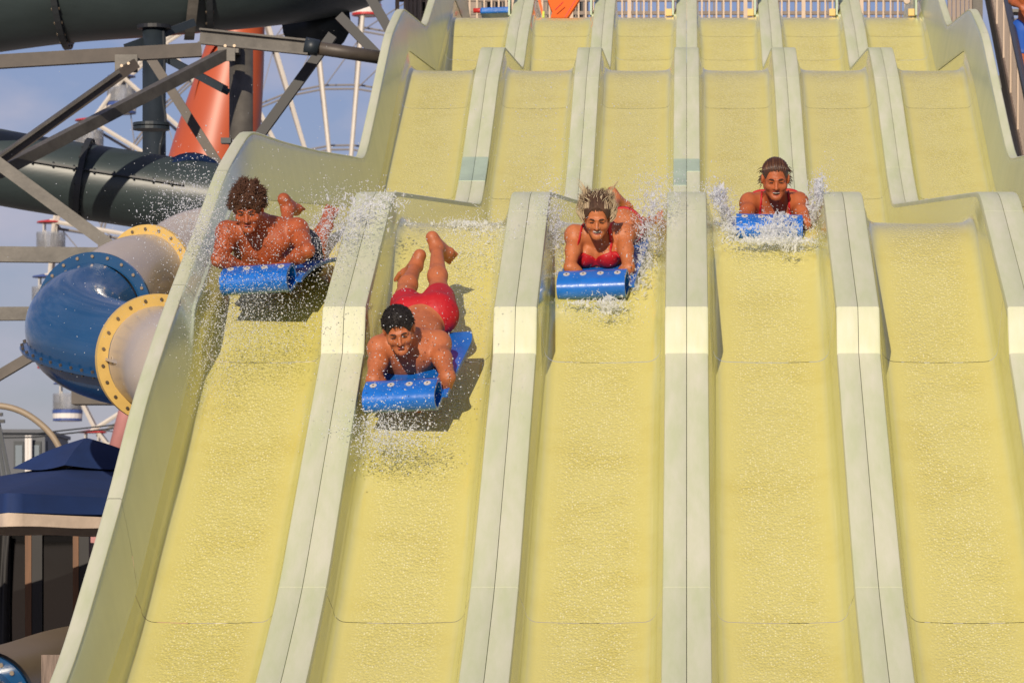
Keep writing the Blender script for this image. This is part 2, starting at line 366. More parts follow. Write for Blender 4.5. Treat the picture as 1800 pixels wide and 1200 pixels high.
# dividers: two half covers side by side in every section, 6 mm joint between
dcuts = [13.6, 17.3, 19.6, 22.5, 25.115, 25.26, 27.25, 29.2, 34.0, 38.4, 40.68, 43.2, 45.5, 49.6, 51.4, 52.6, 55.0, 58.3]
def divider_half(y0, y1, sgn, lift=0):
    ys = stations(y0+.002, y1-.002, .09 if y1-y0 > .3 else .03); rows = []
    for i, y in enumerate(ys):
        d = float(dz(y))+lift; o = .126*LW; r = .012
        sec = [(.0016, d-.03), (.0016, d-.002), (.004, d), (o-r, d), (o-r*.3, d-r*.3), (o, d-r), (o, d-.055)]
        rows.append([(sgn*x, y, z) for x, z in (sec if sgn < 0 else sec[::-1])])
    v, f = loft(rows); n = len(rows[0])
    f = f+[tuple(range(n))[::-1], tuple(range(len(v)-n, len(v)))]
    return v, f
for a, b in zip(dcuts[:-1], dcuts[1:]):
    for sgn in (-1, 1):
        v, fc = divider_half(a, b, sgn); me = mesh('divider_panel', np.asarray(v)-V(0,24,-1.7), fc, M_cap, True); me.set_sharp_from_angle(angle=R_(40))
        for k in range(-2, 3):
            o = bpy.data.objects.new('divider_panel', me); COL.objects.link(o); o.parent = slide; o.location = (k*LW, 0, 0)
for k, y0, y1, sg in ((-2,40.25,40.95,(-1,1)),(0,40.1,40.9,(-1,)),(0,40.55,40.9,(1,))):
    for s in sg:
        v, fc = divider_half(y0, y1, s, .004); o = obj('repair_patch', (np.asarray(v)+V(k*LW,0,0), fc), M_patch, slide, True); o['label'] = 'turquoise repair patch on the divider'; o.data.set_sharp_from_angle(angle=R_(40))
# outer walls
wcuts = [13.6, 17.3, 19.6, 22.55, 25.4, 27.75, 29.3, 33.5, 38.6, 43.3, 45.4, 49.2, 53.4, 58.3]
for side in (-1, 1):
    for a, b in zip(wcuts[:-1], wcuts[1:]):
        ys = stations(a+.0025, b-.0025, .08); rows = []; caps = []; shell = []
        for y in ys:
            d, w = float(dz(y))-.004, float(wz(y)); w = max(w, d+.06); xi, xo = 2.876*LW+.006, 2.95*LW
            sec = [(xi-.014, d-.035), (xi-.013, d-.004), (xi-.009, d+.02)]+[(xi-.009+(xo-xi+.009)*t**1.3, d+(w-d)*t) for t in (.15,.3,.5,.7,.85,.96)]+[(xo+.004, w-.004)]
            rows.append([(side*x, y, z) for x, z in (sec if side > 0 else sec[::-1])])
            cp = [(xo-.004, w-.016), (xo-.004, w-.003), (xo+.004, w+.003), (xo+.064, w+.003), (xo+.072, w-.006), (xo+.072, w-.10)]
            caps.append([(side*x, y, z) for x, z in (cp if side > 0 else cp[::-1])])
            sh = [(xo+.060, w-.02), (xo+.058, w-.75)]
            shell.append([(side*x, y, z) for x, z in (sh if side > 0 else sh[::-1])])
        p = obj('wall_panel', loft(rows), M_wall, slide, True)
        p2 = obj('wall_cap', loft(caps), M_cap, p, True); p2.data.set_sharp_from_angle(angle=R_(40))
        obj('wall_shell', loft(shell), M_outer, p, True)
# lane gates at the top: grey plates and yellow pads on the divider sides
for k in (-2,-1,0,1,2,3):
    x = k*LW-.135*LW-.03 if k < 3 else 2.5*LW+.30*LW
    y = 53.0; f = float(fz(y))
    obj('gate_plate', box((x, y, f+.22), .02, .5, .4), M_patch, slide)
    if k >= 0: obj('yellow_pad', box((x-.05, y-.1, f+.065), .07, .1, .08), M_yel, slide)
# steel frame beneath
for y in (20.0, 24, 28.5, 33, 37.5, 42, 46.5, 51, 55.5):
    z = float(fz(y))-.22
    obj('cross_beam', box((0, y, z-.1), 6*LW, .14, .2), M_steel, slide)
    if z > -1.2:
        for x in (-2.1, 0, 2.1): obj('support_column', box((x, y, (z-.2-1.7)/2), .18, .18, z-.2+1.7), M_steel, slide)
# ---------------------------------------------------------------- tube slides on the left
def bolts(parent, c, axis, r, n, size=.010, off=.02, a0=0, a1=2*math.pi, mat=None):
    d, s, u = frame(axis); gs = []
    for k in range(n):
        a = a0+(a1-a0)*(k+.5)/n; p = c+r*(math.cos(a)*s+math.sin(a)*u)
        o = obj('bolt', join(tube([p-d*off, p+d*off], size, 6), disc(p-d*off, d, size*1.35, .006, 8), disc(p+d*off, d, size*1.35, .006, 8)), mat or M_bolt, parent)
def tube_part(name, pts, rad, mat, parent, n=60, sides=40):
    p = spline(pts, n); r = np.interp(np.linspace(0,1,n), np.linspace(0,1,len(rad)), rad) if not np.isscalar(rad) else rad
    return obj(name, tube(p, r, sides, cap=False), mat, parent, True), p
def rib_line(parent, path, rad, ang, mat, name='side_flange', w=.05, t=.02, nb=0, ref=(0,-1,0), level=False):
    ref = V(*ref)
    """a bolted seam running along a tube at angle ang round its axis (0 = towards the camera, up positive)"""
    T = np.gradient(path, axis=0); g = []; pos = []
    for i in range(len(path)):
        d = unit(T[i]); to = unit(np.cross(d, V(0,0,1))) if level else unit(ref-d*(ref@d)); up = np.cross(to, d); up = up if up[2] > 0 else -up
        e = math.cos(ang)*to+math.sin(ang)*up; q = np.cross(d, e); r = rad if np.isscalar(rad) else rad[i]
        c = path[i]+e*(r-.01); pos.append((path[i]+e*(r+w*.55), q))
        g.append([c+q*t/2, c+e*w+q*t/2, c+e*w-q*t/2, c-q*t/2])
    o = obj(name, loft(g), mat, parent)
    for i in np.linspace(2, len(path)-3, nb).astype(int) if nb else []:
        p, q = pos[i]; obj('bolt', tube([p-q*.028, p+q*.028], .012, 6), M_bolt if mat is not M_gdark else M_gdark, o)
    return o
# upper tube: comes in from the left and bends away behind the platform
up_pts = [P(-330,20,53.35), P(-120,-8,53.35), P(100,-38,53.35), P(260,-50,53.35), P(400,-62,53.49), P(500,-72,54.05), P(580,-84,55.32), P(625,-96,57.28), P(630,-108,59.81), P(610,-118,62.48)]
upper = thing('tube_slide', 'large dark grey green tube slide crossing the top left corner', 'tube slide', (-5.5, 38, -1.7))
_, up = tube_part('tube_body', up_pts, .766, M_gtube, upper, 90)
for px in (103, 350):
    i = int(np.argmin(np.abs(up[:,0]*F/up[:,1]+CX-px)+100*(up[:,1] > 55.0))); f = obj('flange', ring(up[i], up[i+1]-up[i-1], .743, .842, .07, 48), M_gdark, upper, label=None)
    bolts(f, up[i], up[i+1]-up[i-1], .807, 26, .015, .045)
i = int(np.argmin(np.abs(up[:,0]*F/up[:,1]+CX-350)+100*(up[:,1] > 55.0))); c = up[i]
arc = [c+V(.05, -.865*math.cos(a), -.924*math.sin(a)) for a in np.linspace(.15, 1.25, 12)]
arc = [a+V(-.16*k/11, 0, 0) for k, a in enumerate(arc)]
gr = [[a+V(-.06,0,0), a+V(.06,0,0), a+V(.06,-.02,-.02), a+V(-.06,-.02,-.02), a+V(-.06,0,0)] for a in arc]
obj('saddle_bracket', loft(gr), M_steel, upper)
rib_line(upper, up[:46], .766, 1.05, M_gdark, nb=12)
obj('saddle_cone', tube([P(556,40,55.04), P(562,58,55.46), P(566,74,56.02)], [.42,.21,.12], 20), M_dsteel, upper, True)
# lower tube: same kind of tube, further down
lo_pts = [P(-260,255,48), P(-80,280,48), P(60,305,48), P(200,327,48), P(330,347,48), P(430,362,48)]
lower = thing('tube_slide', 'long grey tube slide running behind the crossed beams at mid height', 'tube slide', (-5.2, 40, -1.7))
_, lp = tube_part('tube_body', lo_pts, .40, M_gtube, lower, 60)
def near(path, px): return int(np.argmin(np.abs(path[:,0]*F/path[:,1]+CX-px)))
i = near(lp, 148); f = obj('flange', ring(lp[i], lp[i+1]-lp[i-1], .385, .46, .06, 40), M_gdark, lower); bolts(f, lp[i], lp[i+1]-lp[i-1], .435, 18, .011, .04, mat=M_gdark)
i = near(lp, 335); ax = unit(lp[i+1]-lp[i-1])*.55+V(0,-.84,0)
obj('end_collar', tube([lp[i]-unit(ax)*.12, lp[i]-unit(ax)*.05, lp[i]+unit(ax)*.0, lp[i]+unit(ax)*.06], [.41,.43,.48,.44], 36, cap=False), M_navyt, lower, True)
obj('end_lip', ring(lp[i]+unit(ax)*.06, ax, .36, .46, .035, 40), M_navyt, lower, True)
rib_line(lower, lp[5:48], .40, .22, M_gdark, nb=14)
# helical tube: cream, blue, cream, joined by big bolted flanges
helix = thing('tube_slide', 'spiral tube slide of a blue elbow between cream sections with yellow flanges', 'tube slide', (-4.2, 33, -1.7))
cA, cB, cC = P(263,478,36), P(166,547,34.2), P(278,630,32.6)
rA, rB, rC = .30, .372, .378
def conn(a, da, b, db, n=24):
    h = np.linalg.norm(b-a)*.45; p1, p2 = a+unit(da)*h, b-unit(db)*h; o = []
    for t in np.linspace(0,1,n): o.append((1-t)**3*a+3*t*(1-t)**2*p1+3*t*t*(1-t)*p2+t**3*b)
    return np.array(o)
dA, dB, dC = unit(V(-.35,-.93,-.12)), unit(V(-.12,-.99,-.08)), unit(V(.42,-.9,-.1))
pAB = conn(cA, dA, cB, dB); obj('cream_section', tube(pAB, np.linspace(rA, rB, len(pAB)), 44, cap=False), M_cream, helix, True)
pBC = conn(cB, unit(dB+V(-.25,0,-.22)), cC, unit(dC+V(.25,0,0)), 30); rBC = np.linspace(rB, rC, 30); obj('blue_section', tube(pBC, rBC, 44, cap=False), M_blue, helix, True)
pCD = conn(cC, dC, P(430,690,31.3), V(.93,-.3,-.2)); obj('cream_section', tube(pCD, np.linspace(rC, rC*1.02, len(pCD)), 44, cap=False), M_cream, helix, True)
pre = conn(P(400,425,37.2), V(-.8,-.55,-.1), cA, dA); obj('cream_section', tube(pre, rA, 36, cap=False), M_cream, helix, True)
for c, d, r, w, m, n in ((cA, dA, rA, .075, M_yel, 18), (cB, dB, rB, .072, M_blue, 22), (cC, dC, rC, .085, M_yel, 22)):
    f = obj('flange', ring(c, d, r-.015, r+w, .05, 60), m, helix); autosmooth(f); bolts(f, c, d, r+w*.55, n, .009, .034)
rib_line(helix, pBC[:29], rBC[:29], -.35, M_blue, nb=13, w=.07, level=True)
sp = spline([P(178,629,32.52), P(200,635,32.2), P(232,644,31.95), P(270,655,31.75), P(330,672,31.5)], 24); ww = V(.03,.2,0); th = V(0,0,.011)
sf = obj('side_flange', loft([[p+th, p+ww+th, p+ww-th, p-th, p+th] for p in sp]), M_cream, helix)
for k in (4,8,12,16,20): obj('bolt', tube([sp[k]+V(.02,.03,-.025), sp[k]+V(.02,.03,.028)], .011, 6), M_bolt, sf)
# beige tube at the very bottom left with its blue flange
bt = thing('tube_slide', 'beige tube slide with scraped paint and blue flange in the bottom left corner', 'tube slide', (-4.6, 31, -1.7))
bpth = spline([P(-28,1236,30.6), P(40,1216,31.6), P(120,1188,33.2), P(220,1170,35)], 30)
obj('tube_body', tube(bpth, .36, 40, cap=False), M_beige, bt, True)
f = obj('flange', ring(bpth[0], bpth[1]-bpth[0]+V(0,-.02,0), .225, .335, .05, 48), M_blue, bt); autosmooth(f); bolts(f, bpth[0], bpth[1]-bpth[0]+V(0,-.02,0), .295, 20, .012, .036)
fr = conn(bpth[0], bpth[0]-bpth[1], P(-90,1290,29.6), V(-.6,-.6,-.4), 10); obj('blue_section', tube(fr, .24, 36, cap=False), M_blue, bt, True)
# the orange slide behind the columns
og = thing('tube_slide', 'steep glossy orange slide standing behind the two dark columns', 'tube slide', (-5.6, 52, -1.7))
p = spline([P(428,20,62.4), P(414,85,62.4), P(398,170,62.4), P(378,270,62.4), P(356,400,62.4), P(330,560,62.4)], 40)
obj('tube_body', tube(p, np.linspace(.30,.80,40), 40, cap=False), M_orange, og, True)
q = spline([P(392,60,61.92),P(358,115,62.04),P(338,190,62.04),P(322,290,62.04),P(300,420,62.04)], 20)
obj('side_wing', loft([[a, a+V(-.04,.06,0), a+V(.14,.4,0)] for a in q]), M_orange, og)

# ---------------------------------------------------------------- steel frame that carries the tubes
frame_group = 'steel columns and beams carrying the tube slides'
def member(name, geo, mat, label, cat):
    o = obj(name, geo, mat); return tag(o, label, cat, frame_group)
ca = thing('steel_column', 'dark round steel column with a bolted collar, left of the orange slide', 'column', P(271,300,50.4)*V(1,1,0)+V(0,0,-1.7), frame_group)
top, bot = P(271,46,50.4), P(271,300,50.4)*V(1,1,0)+V(0,0,-1.7)
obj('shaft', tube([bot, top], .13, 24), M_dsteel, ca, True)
for y in (219, 226): obj('collar', disc(P(266,y,42), (0,0,1), .17, .027, 28), M_dsteel, ca)
bolts(ca.children[1], P(266,222,50.4), (0,0,1), .15, 10, .01, .035)
obj('cap_plate', disc(P(271,48,50.4), (0,0,1), .19, .04, 24), M_shade, ca)
cp = spline([P(287,55,50.22), P(289,120,50.22), P(286,170,50.22), P(291,205,50.2), P(289,225,50.16), P(286,240,50.22), P(281,260,50.22), P(281,300,50.22)], 30)
tag(obj('power_cable', tube(cp, .014, 8), M_gdark), 'black cable hanging down beside the dark collared column', 'cable')
cb = thing('steel_column', 'thick steel column with sunlit top, right of the orange slide', 'column', P(422,300,50.4)*V(1,1,0)+V(0,0,-1.7), frame_group)
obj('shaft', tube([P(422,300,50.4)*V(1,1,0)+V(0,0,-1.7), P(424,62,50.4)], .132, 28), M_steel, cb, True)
obj('bracket', box(P(408,84,50.16), .17, .28, .145), M_steel, cb)
for x in (396, 412): obj('bolt', disc(P(x,81,41.62), (0,1,0), .014, .02, 10), M_bolt, cb)
obj('lug', box(P(398,248,50.16), .11, .14, .06), M_dsteel, cb)
member('steel_beam', hollow_bar(P(-140,117,46.32), P(354,88,46.68), 0.12, 0.138), M_bsteel, 'long near horizontal box beam with an open square end under the upper tube', 'beam')  # darker steel colour stands in for the shade lying on this beam
hb = thing('steel_beam', 'tapered steel beam running from the bracket to the slide wall under the tube end', 'beam', P(360,70,48)-V(0,0,.1), frame_group)
obj('web', hbeam(P(352,64,47.76), P(545,84,47.52), 0.12, 0.162), M_steel, hb)
obj('pipe_arm', tube([P(540,82,47.52), P(684,104,47.76)], .07, 18), M_bsteel, hb, True)
obj('collar', tube([P(536,80,47.52), P(560,85,47.52)], .086, 18), M_dsteel, hb, True)
da = thing('steel_beam', 'upper left diagonal beam rising to a gusset under the box beam', 'beam', P(0,290,45.84), frame_group)
obj('web', bar(P(-60,324,45.6), P(238,112,46.44), 0.108, 0.102), M_bsteel, da)
obj('flange_plate', bar(P(-60,316,45.52), P(206,127,46.3), 0.144, 0.024), M_steel, da)
obj('gusset', box(P(222,112,46.46), .23, .04, .18), M_steel, da)
for x, y in ((214,116),(226,112)): obj('bolt', disc(P(x,y,38.67), (0,1,0), .013, .03, 8), M_bolt, da)
db = thing('steel_beam', 'long diagonal beam rising from lower left to the sunlit column top', 'beam', P(20,290,45.96), frame_group)
obj('web', bar(P(-10,306,45.84), P(402,92,49.8), 0.108, 0.12), M_steel, db)
obj('end_plate', box(P(398,94,49.68), .19, .04, .17), M_steel, db)
member('steel_beam', bar(P(-10,282,45.48), P(215,448,45.48), 0.108, 0.126), M_steel, 'light grey diagonal beam falling right across the lower grey tube', 'beam')
member('steel_beam', bar(P(262,98,49.68), P(386,292,49.68), 0.084, 0.102), M_bsteel, 'brown diagonal brace falling between the two columns', 'beam')
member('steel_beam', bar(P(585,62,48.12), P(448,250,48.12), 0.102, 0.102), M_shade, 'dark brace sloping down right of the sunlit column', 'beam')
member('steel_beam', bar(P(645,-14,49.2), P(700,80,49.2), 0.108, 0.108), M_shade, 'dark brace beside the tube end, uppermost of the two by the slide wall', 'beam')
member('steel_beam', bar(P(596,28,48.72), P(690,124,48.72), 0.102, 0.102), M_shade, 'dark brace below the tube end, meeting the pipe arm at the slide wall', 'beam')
sb = thing('steel_beam', 'short navy brace in front of the orange slide ending at the column', 'beam', P(300,110,50.28), frame_group)
obj('web', bar(P(272,92,50.52), P(396,158,50.16), 0.072, 0.084), M_dsteel, sb); obj('end_nut', disc(P(397,160,50.1), (1,0,-.5), .036, .07, 8), M_dsteel, sb)
member('steel_beam', bar(P(222,84,50.28), P(340,40,50.76), 0.084, 0.084), M_dsteel, 'dark strut close under the upper tube at the left column head', 'beam')
member('steel_beam', bar(P(-100,446,44.64), P(172,449,44.64), 0.12, 0.15), M_steel, 'horizontal grey beam ending behind the top of the blue flange', 'beam')
member('steel_beam', bar(P(-100,552,44.64), P(80,551,44.64), 0.12, 0.13), M_steel, 'short horizontal grey beam reaching the left side of the blue elbow', 'beam')
member('steel_beam', bar(P(-60,694,44.16), P(120,588,44.16), 0.108, 0.096), M_bsteel, 'lowest diagonal beam passing behind the blue elbow', 'beam')
member('steel_beam', box(P(165,698,42.48), .38, .3, .138), M_bsteel, 'stub of dark beam directly under the blue elbow', 'beam')

# ---------------------------------------------------------------- ferris wheel far behind
FY = 210.0; hub = P(602,480,FY); RW = 520*FY/F
def on_rim(a, r=1.0, y=0): return hub+V(math.cos(a)*RW*r, y, math.sin(a)*RW*r)
fw = thing('ferris_wheel', 'tall white ferris wheel of thin spokes far behind the slide', 'ferris wheel', hub*V(1,1,0)+V(0,0,-1.7))
step = 2*math.pi/34; a0 = R_(95.9)
for k in range(34):
    a = a0+k*step
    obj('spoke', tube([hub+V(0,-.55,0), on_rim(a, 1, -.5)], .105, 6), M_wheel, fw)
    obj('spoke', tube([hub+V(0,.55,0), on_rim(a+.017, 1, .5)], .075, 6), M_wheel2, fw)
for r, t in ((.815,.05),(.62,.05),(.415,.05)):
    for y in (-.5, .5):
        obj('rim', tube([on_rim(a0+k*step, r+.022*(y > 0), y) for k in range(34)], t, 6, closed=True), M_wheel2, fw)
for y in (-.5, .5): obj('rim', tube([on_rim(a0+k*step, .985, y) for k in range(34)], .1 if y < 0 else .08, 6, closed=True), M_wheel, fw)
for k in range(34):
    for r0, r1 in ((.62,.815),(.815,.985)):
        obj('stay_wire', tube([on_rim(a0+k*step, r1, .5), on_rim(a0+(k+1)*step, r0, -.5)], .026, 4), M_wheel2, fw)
obj('hub', tube([hub-V(0,1.2,0), hub+V(0,1.2,0)], .8, 20), M_wheel, fw)
for s in (-1, 1):
    for y in (-2.2, 2.2): obj('support_leg', tube([hub+V(0,y*.5,0), V(hub[0]+s*6, FY+y, -1.7)], .32, 8), M_wheel, fw)
def gondola_meshes(col):
    R = .62; n = 20
    return [('canopy', tube([V(0,0,.1),V(0,0,.0),V(0,0,-.06)], [.1,.62,.66], n), col),
        ('basket', join(tube([V(0,0,-1.75),V(0,0,-1.70),V(0,0,-1.42)], [.5,.66,.69], n)), M_white),
        ('band', join(ring(V(0,0,-1.33), (0,0,1), .6, .70, .17, n), ring(V(0,0,-1.70), (0,0,1), .4, .675, .1, n)), col),
        ('bench', join(box((-.38,0,-1.15),.3,.7,.5), box((.38,0,-1.15),.3,.7,.5)), M_white),
        ('wind_screen', ring(V(0,0,-.86), (0,0,1), .655, .67, .72, n), M_clear),
        ('hanger', join(*[tube([V(x,y,-.02), V(x,y,-1.4)], .035, 6) for x in (-.3,.3) for y in (-.3,.3)]), M_wheel)]
proto = {}
glabels = {0:'red gondola at the very top edge right of the tube end', 1:None,
  4:'blue and white gondola left of the dark collared column, behind the diagonal beam', 5:'red and white gondola peeping over the middle of the lower grey tube',
  7:'red and white gondola under the grey tube, above the horizontal beam', 8:'dark blue gondola just left of the blue flange top',
  9:'red gondola mostly hidden behind the blue elbow, low on its left', 10:'blue and white gondola hanging clear under the blue elbow', 11:'red canopied gondola just above the tent top'}
for k in (-1, 4, 5, 7, 8, 9, 10, 11):
    a = a0+k*step; c = on_rim(a, 1.0, -.1); col = M_gblue if k in (4, 8, 10) else M_red
    t = thing('gondola', glabels.get(k) or 'red gondola at the very top edge right of the tube end', 'gondola', c-V(0,0,1.75), 'gondolas of the ferris wheel')
    for nm, g, m in gondola_meshes(col):
        key = (nm, col.name)
        if key not in proto: proto[key] = mesh(nm, g[0]+V(0,0,1.75), g[1], m); 
        o = bpy.data.objects.new(nm, proto[key]); COL.objects.link(o); o.parent = t

# ---------------------------------------------------------------- tent, cabin, fence and far things at lower left
tent = thing('canopy_tent', 'navy two tier canopy tent with a cream hem', 'tent', (-4.72, 35, -1.7))
tc_ = P(152,770,35.6)
def pyramid(cx, cy, zc, zb, h0, h1, n=8, sag=.0, cor=(0,1,2,3)):
    """a square canopy set cornerwise: rings from the peak to the eaves, sagging between"""
    rows = []
    for i in range(n):
        t = i/(n-1); r = h0+(h1-h0)*t; z = zc+(zb-zc)*t-sag*math.sin(math.pi*t); row = []
        for q in range(4):
            for e in np.linspace(0,1,8,endpoint=False):
                a, b = math.pi/2*q-.15, math.pi/2*(q+1)-.15
                x = (1-e)*math.cos(a)+e*math.cos(b); y = (1-e)*math.sin(a)+e*math.sin(b); bow = 1-.05*t*math.sin(math.pi*e)
                row.append((cx+r*x*bow, cy+r*y*bow, z-.025*t*math.sin(math.pi*e)))
        rows.append(row+[row[0]])
    return loft(rows)
zt = tc_[2]
autosmooth(obj('top_roof', pyramid(tc_[0], 35.6, zt, P(0,817,35.0)[2], .02, .60, 10, -.02), M_canvas, tent, True), 22)
autosmooth(obj('main_roof', pyramid(tc_[0], 35.6, P(0,822,35.2)[2], P(0,866,33.6)[2], .42, 2.05, 10, .01), M_canvas, tent, True), 22)
def skirt(zb0, zb1, r, rip=.0):
    rows = []
    for i in range(5):
        t = i/4; row = []
        for q in range(4):
            for e in np.linspace(0,1,24,endpoint=False):
                a, b = math.pi/2*q-.15, math.pi/2*(q+1)-.15
                x = (1-e)*math.cos(a)+e*math.cos(b); y = (1-e)*math.sin(a)+e*math.sin(b); bow = 1-.05*math.sin(math.pi*e)+rip*math.sin(e*37+q)*t
                row.append((tc_[0]+r*x*bow, 35.6+r*y*bow, (zb0-.025*math.sin(math.pi*e))*(1-t)+zb1*t+rip*.8*t*math.sin(e*23)))
        rows.append(row+[row[0]])
    return loft(rows)
obj('valance', skirt(P(0,866,33.6)[2], P(0,901,33.6)[2], 2.05, .003), M_canvas, tent, True)
obj('hem', skirt(P(0,901,33.6)[2], P(0,925,33.6)[2], 2.056, .006), M_ccanvas, tent, True)
for q in range(4):
    a = math.pi/2*q-.15; x, y = tc_[0]+1.96*math.cos(a), 35.6+1.96*math.sin(a)
    if q != 3: obj('tent_pole', tube([(x,y,-1.7),(x,y,.9)], .03, 10), M_black, tent)
obj('ridge_frame', join(*[bar((tc_[0]+1.9*math.cos(math.pi/2*q-.15), 35.6+1.9*math.sin(math.pi/2*q-.15), .8), (tc_[0], 35.6, 1.3), .04, .04) for q in range(4)]), M_black, tent)
cab = thing('cabin', 'dark glass fronted cabin with brown timber posts below the navy tent', 'cabin', (-5.6, 38.6, -1.7))
CYY = 38.0
def front(x0, x1, y0, y1, Y, dep): a, b = P(x0,y0,Y), P(x1,y1,Y); return box(((a[0]+b[0])/2, Y+dep/2, (a[2]+b[2])/2), abs(b[0]-a[0]), dep, abs(a[2]-b[2]))
obj('header_beam', front(-260,156,905,936,CYY,.3), M_black, cab)
for x0, x1 in ((16,46),(74,130),(-90,-10),(-180,-100)): obj('window_pane', front(x0,x1,936,1220,CYY+.06,.02), M_glass, cab)
for x0, x1 in ((44,55),(128,138),(-100,-90)): obj('wood_post', front(x0,x1,936,1240,CYY,.1), M_wood, cab)
for x0, x1 in ((55,74),(138,156),(-10,17),(-260,-180)): obj('black_post', front(x0,x1,936,1240,CYY+.01,.12), M_black, cab)
obj('side_wall', box((P(156,0,CYY)[0]-.03, CYY+1.4, -.5), .06, 2.6, 2.4), M_black, cab)
obj('back_wall', front(-260,156,905,1240,CYY+2.6,.1), M_black, cab)
obj('sill', front(-260,156,1220,1245,CYY-.02,.16), M_black, cab)
tag(obj('curtain', loft([[P(x,y,CYY-.1)+V(0,.03*math.sin(k*1.9+y*.01),0) for k, x in enumerate(np.linspace(-24, 17-5*math.sin((y-930)/300*3.1), 9))] for y in np.linspace(930,1180,12)]), M_black, smooth=True), 'black tied back curtain at the left end of the cabin', 'curtain')
tag(obj('pink_wall', front(157,330,930,1240,40.5,.2), M_pink), 'faded pink wall just right of the glass cabin', 'wall')
tag(obj('red_barrel', tube([P(116,1130,39)-V(0,0,.3), P(116,1100,39), P(116,1050,39), P(116,1046,39)], [.1,.11,.11,.07], 18), M_red, smooth=True), 'red barrel seen dimly through the cabin glass', 'barrel')
tag(obj('timber_post', box((P(92,0,29.4)[0], 29.4, (P(0,1150,29.4)[2]-1.7)/2), .125, .12, P(0,1150,29.4)[2]+1.7), M_post), 'weathered square timber post in front of the beige tube', 'post')
pl = thing('ride_mast', 'pink sloping mast of a ride beside the slide wall, above the tent', 'mast', P(200,900,60))
obj('mast_body', tube([P(196,830,60), P(226,715,60), P(248,600,60)], .12, 16), M_pink, pl, True)
obj('mast_collar', disc(P(205,795,60), P(226,715,60)-P(196,830,60), .16, .08, 16), M_pink, pl)
tag(obj('curved_pipe', tube(spline([P(-120,735,48), P(-50,716,48), P(0,713,48), P(40,724,48), P(75,748,48), P(98,775,48), P(112,810,48), P(120,880,48), P(122,1000,48)], 40), .034, 12), M_tan, smooth=True), 'tan curved pipe arching over the grey building', 'pipe')
hd = thing('grey_building', 'small grey clad building with two windows left of the tent', 'building', P(30,830,80)*V(1,1,0)+V(0,0,-1.7))
obj('wall', join(front(-60,79,760,1000,80,3), front(79,84,775,1000,80.2,2.4)), M_grey, hd)
obj('roof_edge', front(-62,81,754,760,79.9,3.2), M_grey, hd)
for x0, x1 in ((24,42),(56,72)):
    w = obj('window', front(x0,x1,775,822,79.96,.05), M_dsteel, hd); obj('pane', front(x0+3,x1-3,782,820,79.93,.02), M_sky_glass, w)
for x in (47, 53): obj('downpipe', tube([P(x,765,79.8), P(x,900,79.8)], .035, 8), M_white, hd)
tag(obj('far_kiosk', join(front(84,108,778,800,90,3), front(82,110,776,779,89.9,3.2)), M_white), 'far white kiosk top between the grey building and the tent', 'kiosk')
lv = thing('ribbed_panel', 'leaning dark slatted panel at the left edge in front of the grey building', 'panel', P(0,840,70))
for k in range(6): obj('slat', bar(P(-26+k*9,850,70), P(-34+k*5.5,722,70), .05, .045), M_dsteel, lv)
for y in (728, 740): obj('clamp', box(P(-8+(y-728)*.3,y,69.9), .22, .1, .05), M_gdark, lv)
cw = thing('overhead_wires', 'pair of thin dark wires strung behind the tent top', 'wire', P(60,765,75))
for dy in (0, 6): obj('wire', tube([P(-60,764+dy,75), P(60,762+dy,75), P(250,741+dy,75)], .014, 6), M_gdark, cw)

# ---------------------------------------------------------------- start platform, railings and stairs
pf = thing('start_platform', 'raised grey start platform at the top of the slide', 'platform', (0, 58.5, -1.7))
obj('deck', box((.75, 61.0, 6.98), 8.5, 5.2, .16), M_plat, pf)
for x in (-3.3, -1.3, 1.5, 4.5):
    for y in (59.2, 63): obj('platform_leg', box((x, y, 2.61), .18, .18, 8.62), M_steel, pf)
def railing(name, label, x0, x1, Y, z0, mat, step=.094, post_every=8, skip=()):
    r = thing(name, label, 'railing', ((x0+x1)/2, Y, z0), 'railings of the start platform')
    for z in (.10, .27, 1.12): obj('rail', box(((x0+x1)/2, Y, z0+z), x1-x0, .05, .045), M_rail2, r)
    n = int((x1-x0)/step)
    for k in range(n+1):
        x = x0+k*step; big = k % post_every == 0
        obj('post' if big else 'baluster', box((x, Y-.03, z0+.56), .05 if big else .022, .05 if big else .022, 1.12), mat, r)
    return r
z0 = P(0,37,59)[2]
railing('platform_railing', 'front tan railing of upright bars behind the slide top', -3.75, 3.25, 59.0, z0, M_rail)
railing('platform_railing', 'rear brown railing behind the front one on the platform', -3.7, 3.9, 61.6, z0+.1, M_rail2, .11)
hut = thing('control_hut', 'dark windowed control hut behind the railing at the left of the platform', 'hut', (-2.3, 63.0, z0))
def fr2(x0, x1, y0, y1, Y, d): return front(x0, x1, y0, y1, Y, d)
obj('wall', fr2(712,1030,-160,60,63.2,1.6), M_sid, hut)
for x0, x1 in ((732,770),(778,812),(846,888),(900,938),(962,1024)):
    w = obj('window_frame', fr2(x0,x1,-70,50,63.14,.05), M_gdark, hut); obj('window_pane', fr2(x0+3,x1-3,-66,46,63.1,.02), M_glass, w)
pst = thing('siding_post', 'pale ribbed siding post left of the slide top', 'post', P(728,40,58.2))
for k in range(4): obj('rib', box((P(716+k*7,0,58.2)[0], 58.2, P(0,-20,58.2)[2]), .04, .1, .95), M_sid, pst)
pst2 = thing('siding_post', 'pale ribbed siding post at the right end of the platform railing', 'post', P(1690,40,58.2))
for k in range(6): obj('rib', box((P(1669+k*7.5,0,57.4)[0], 57.4, P(0,-20,57.4)[2]), .045, .1, .95), M_sid, pst2)
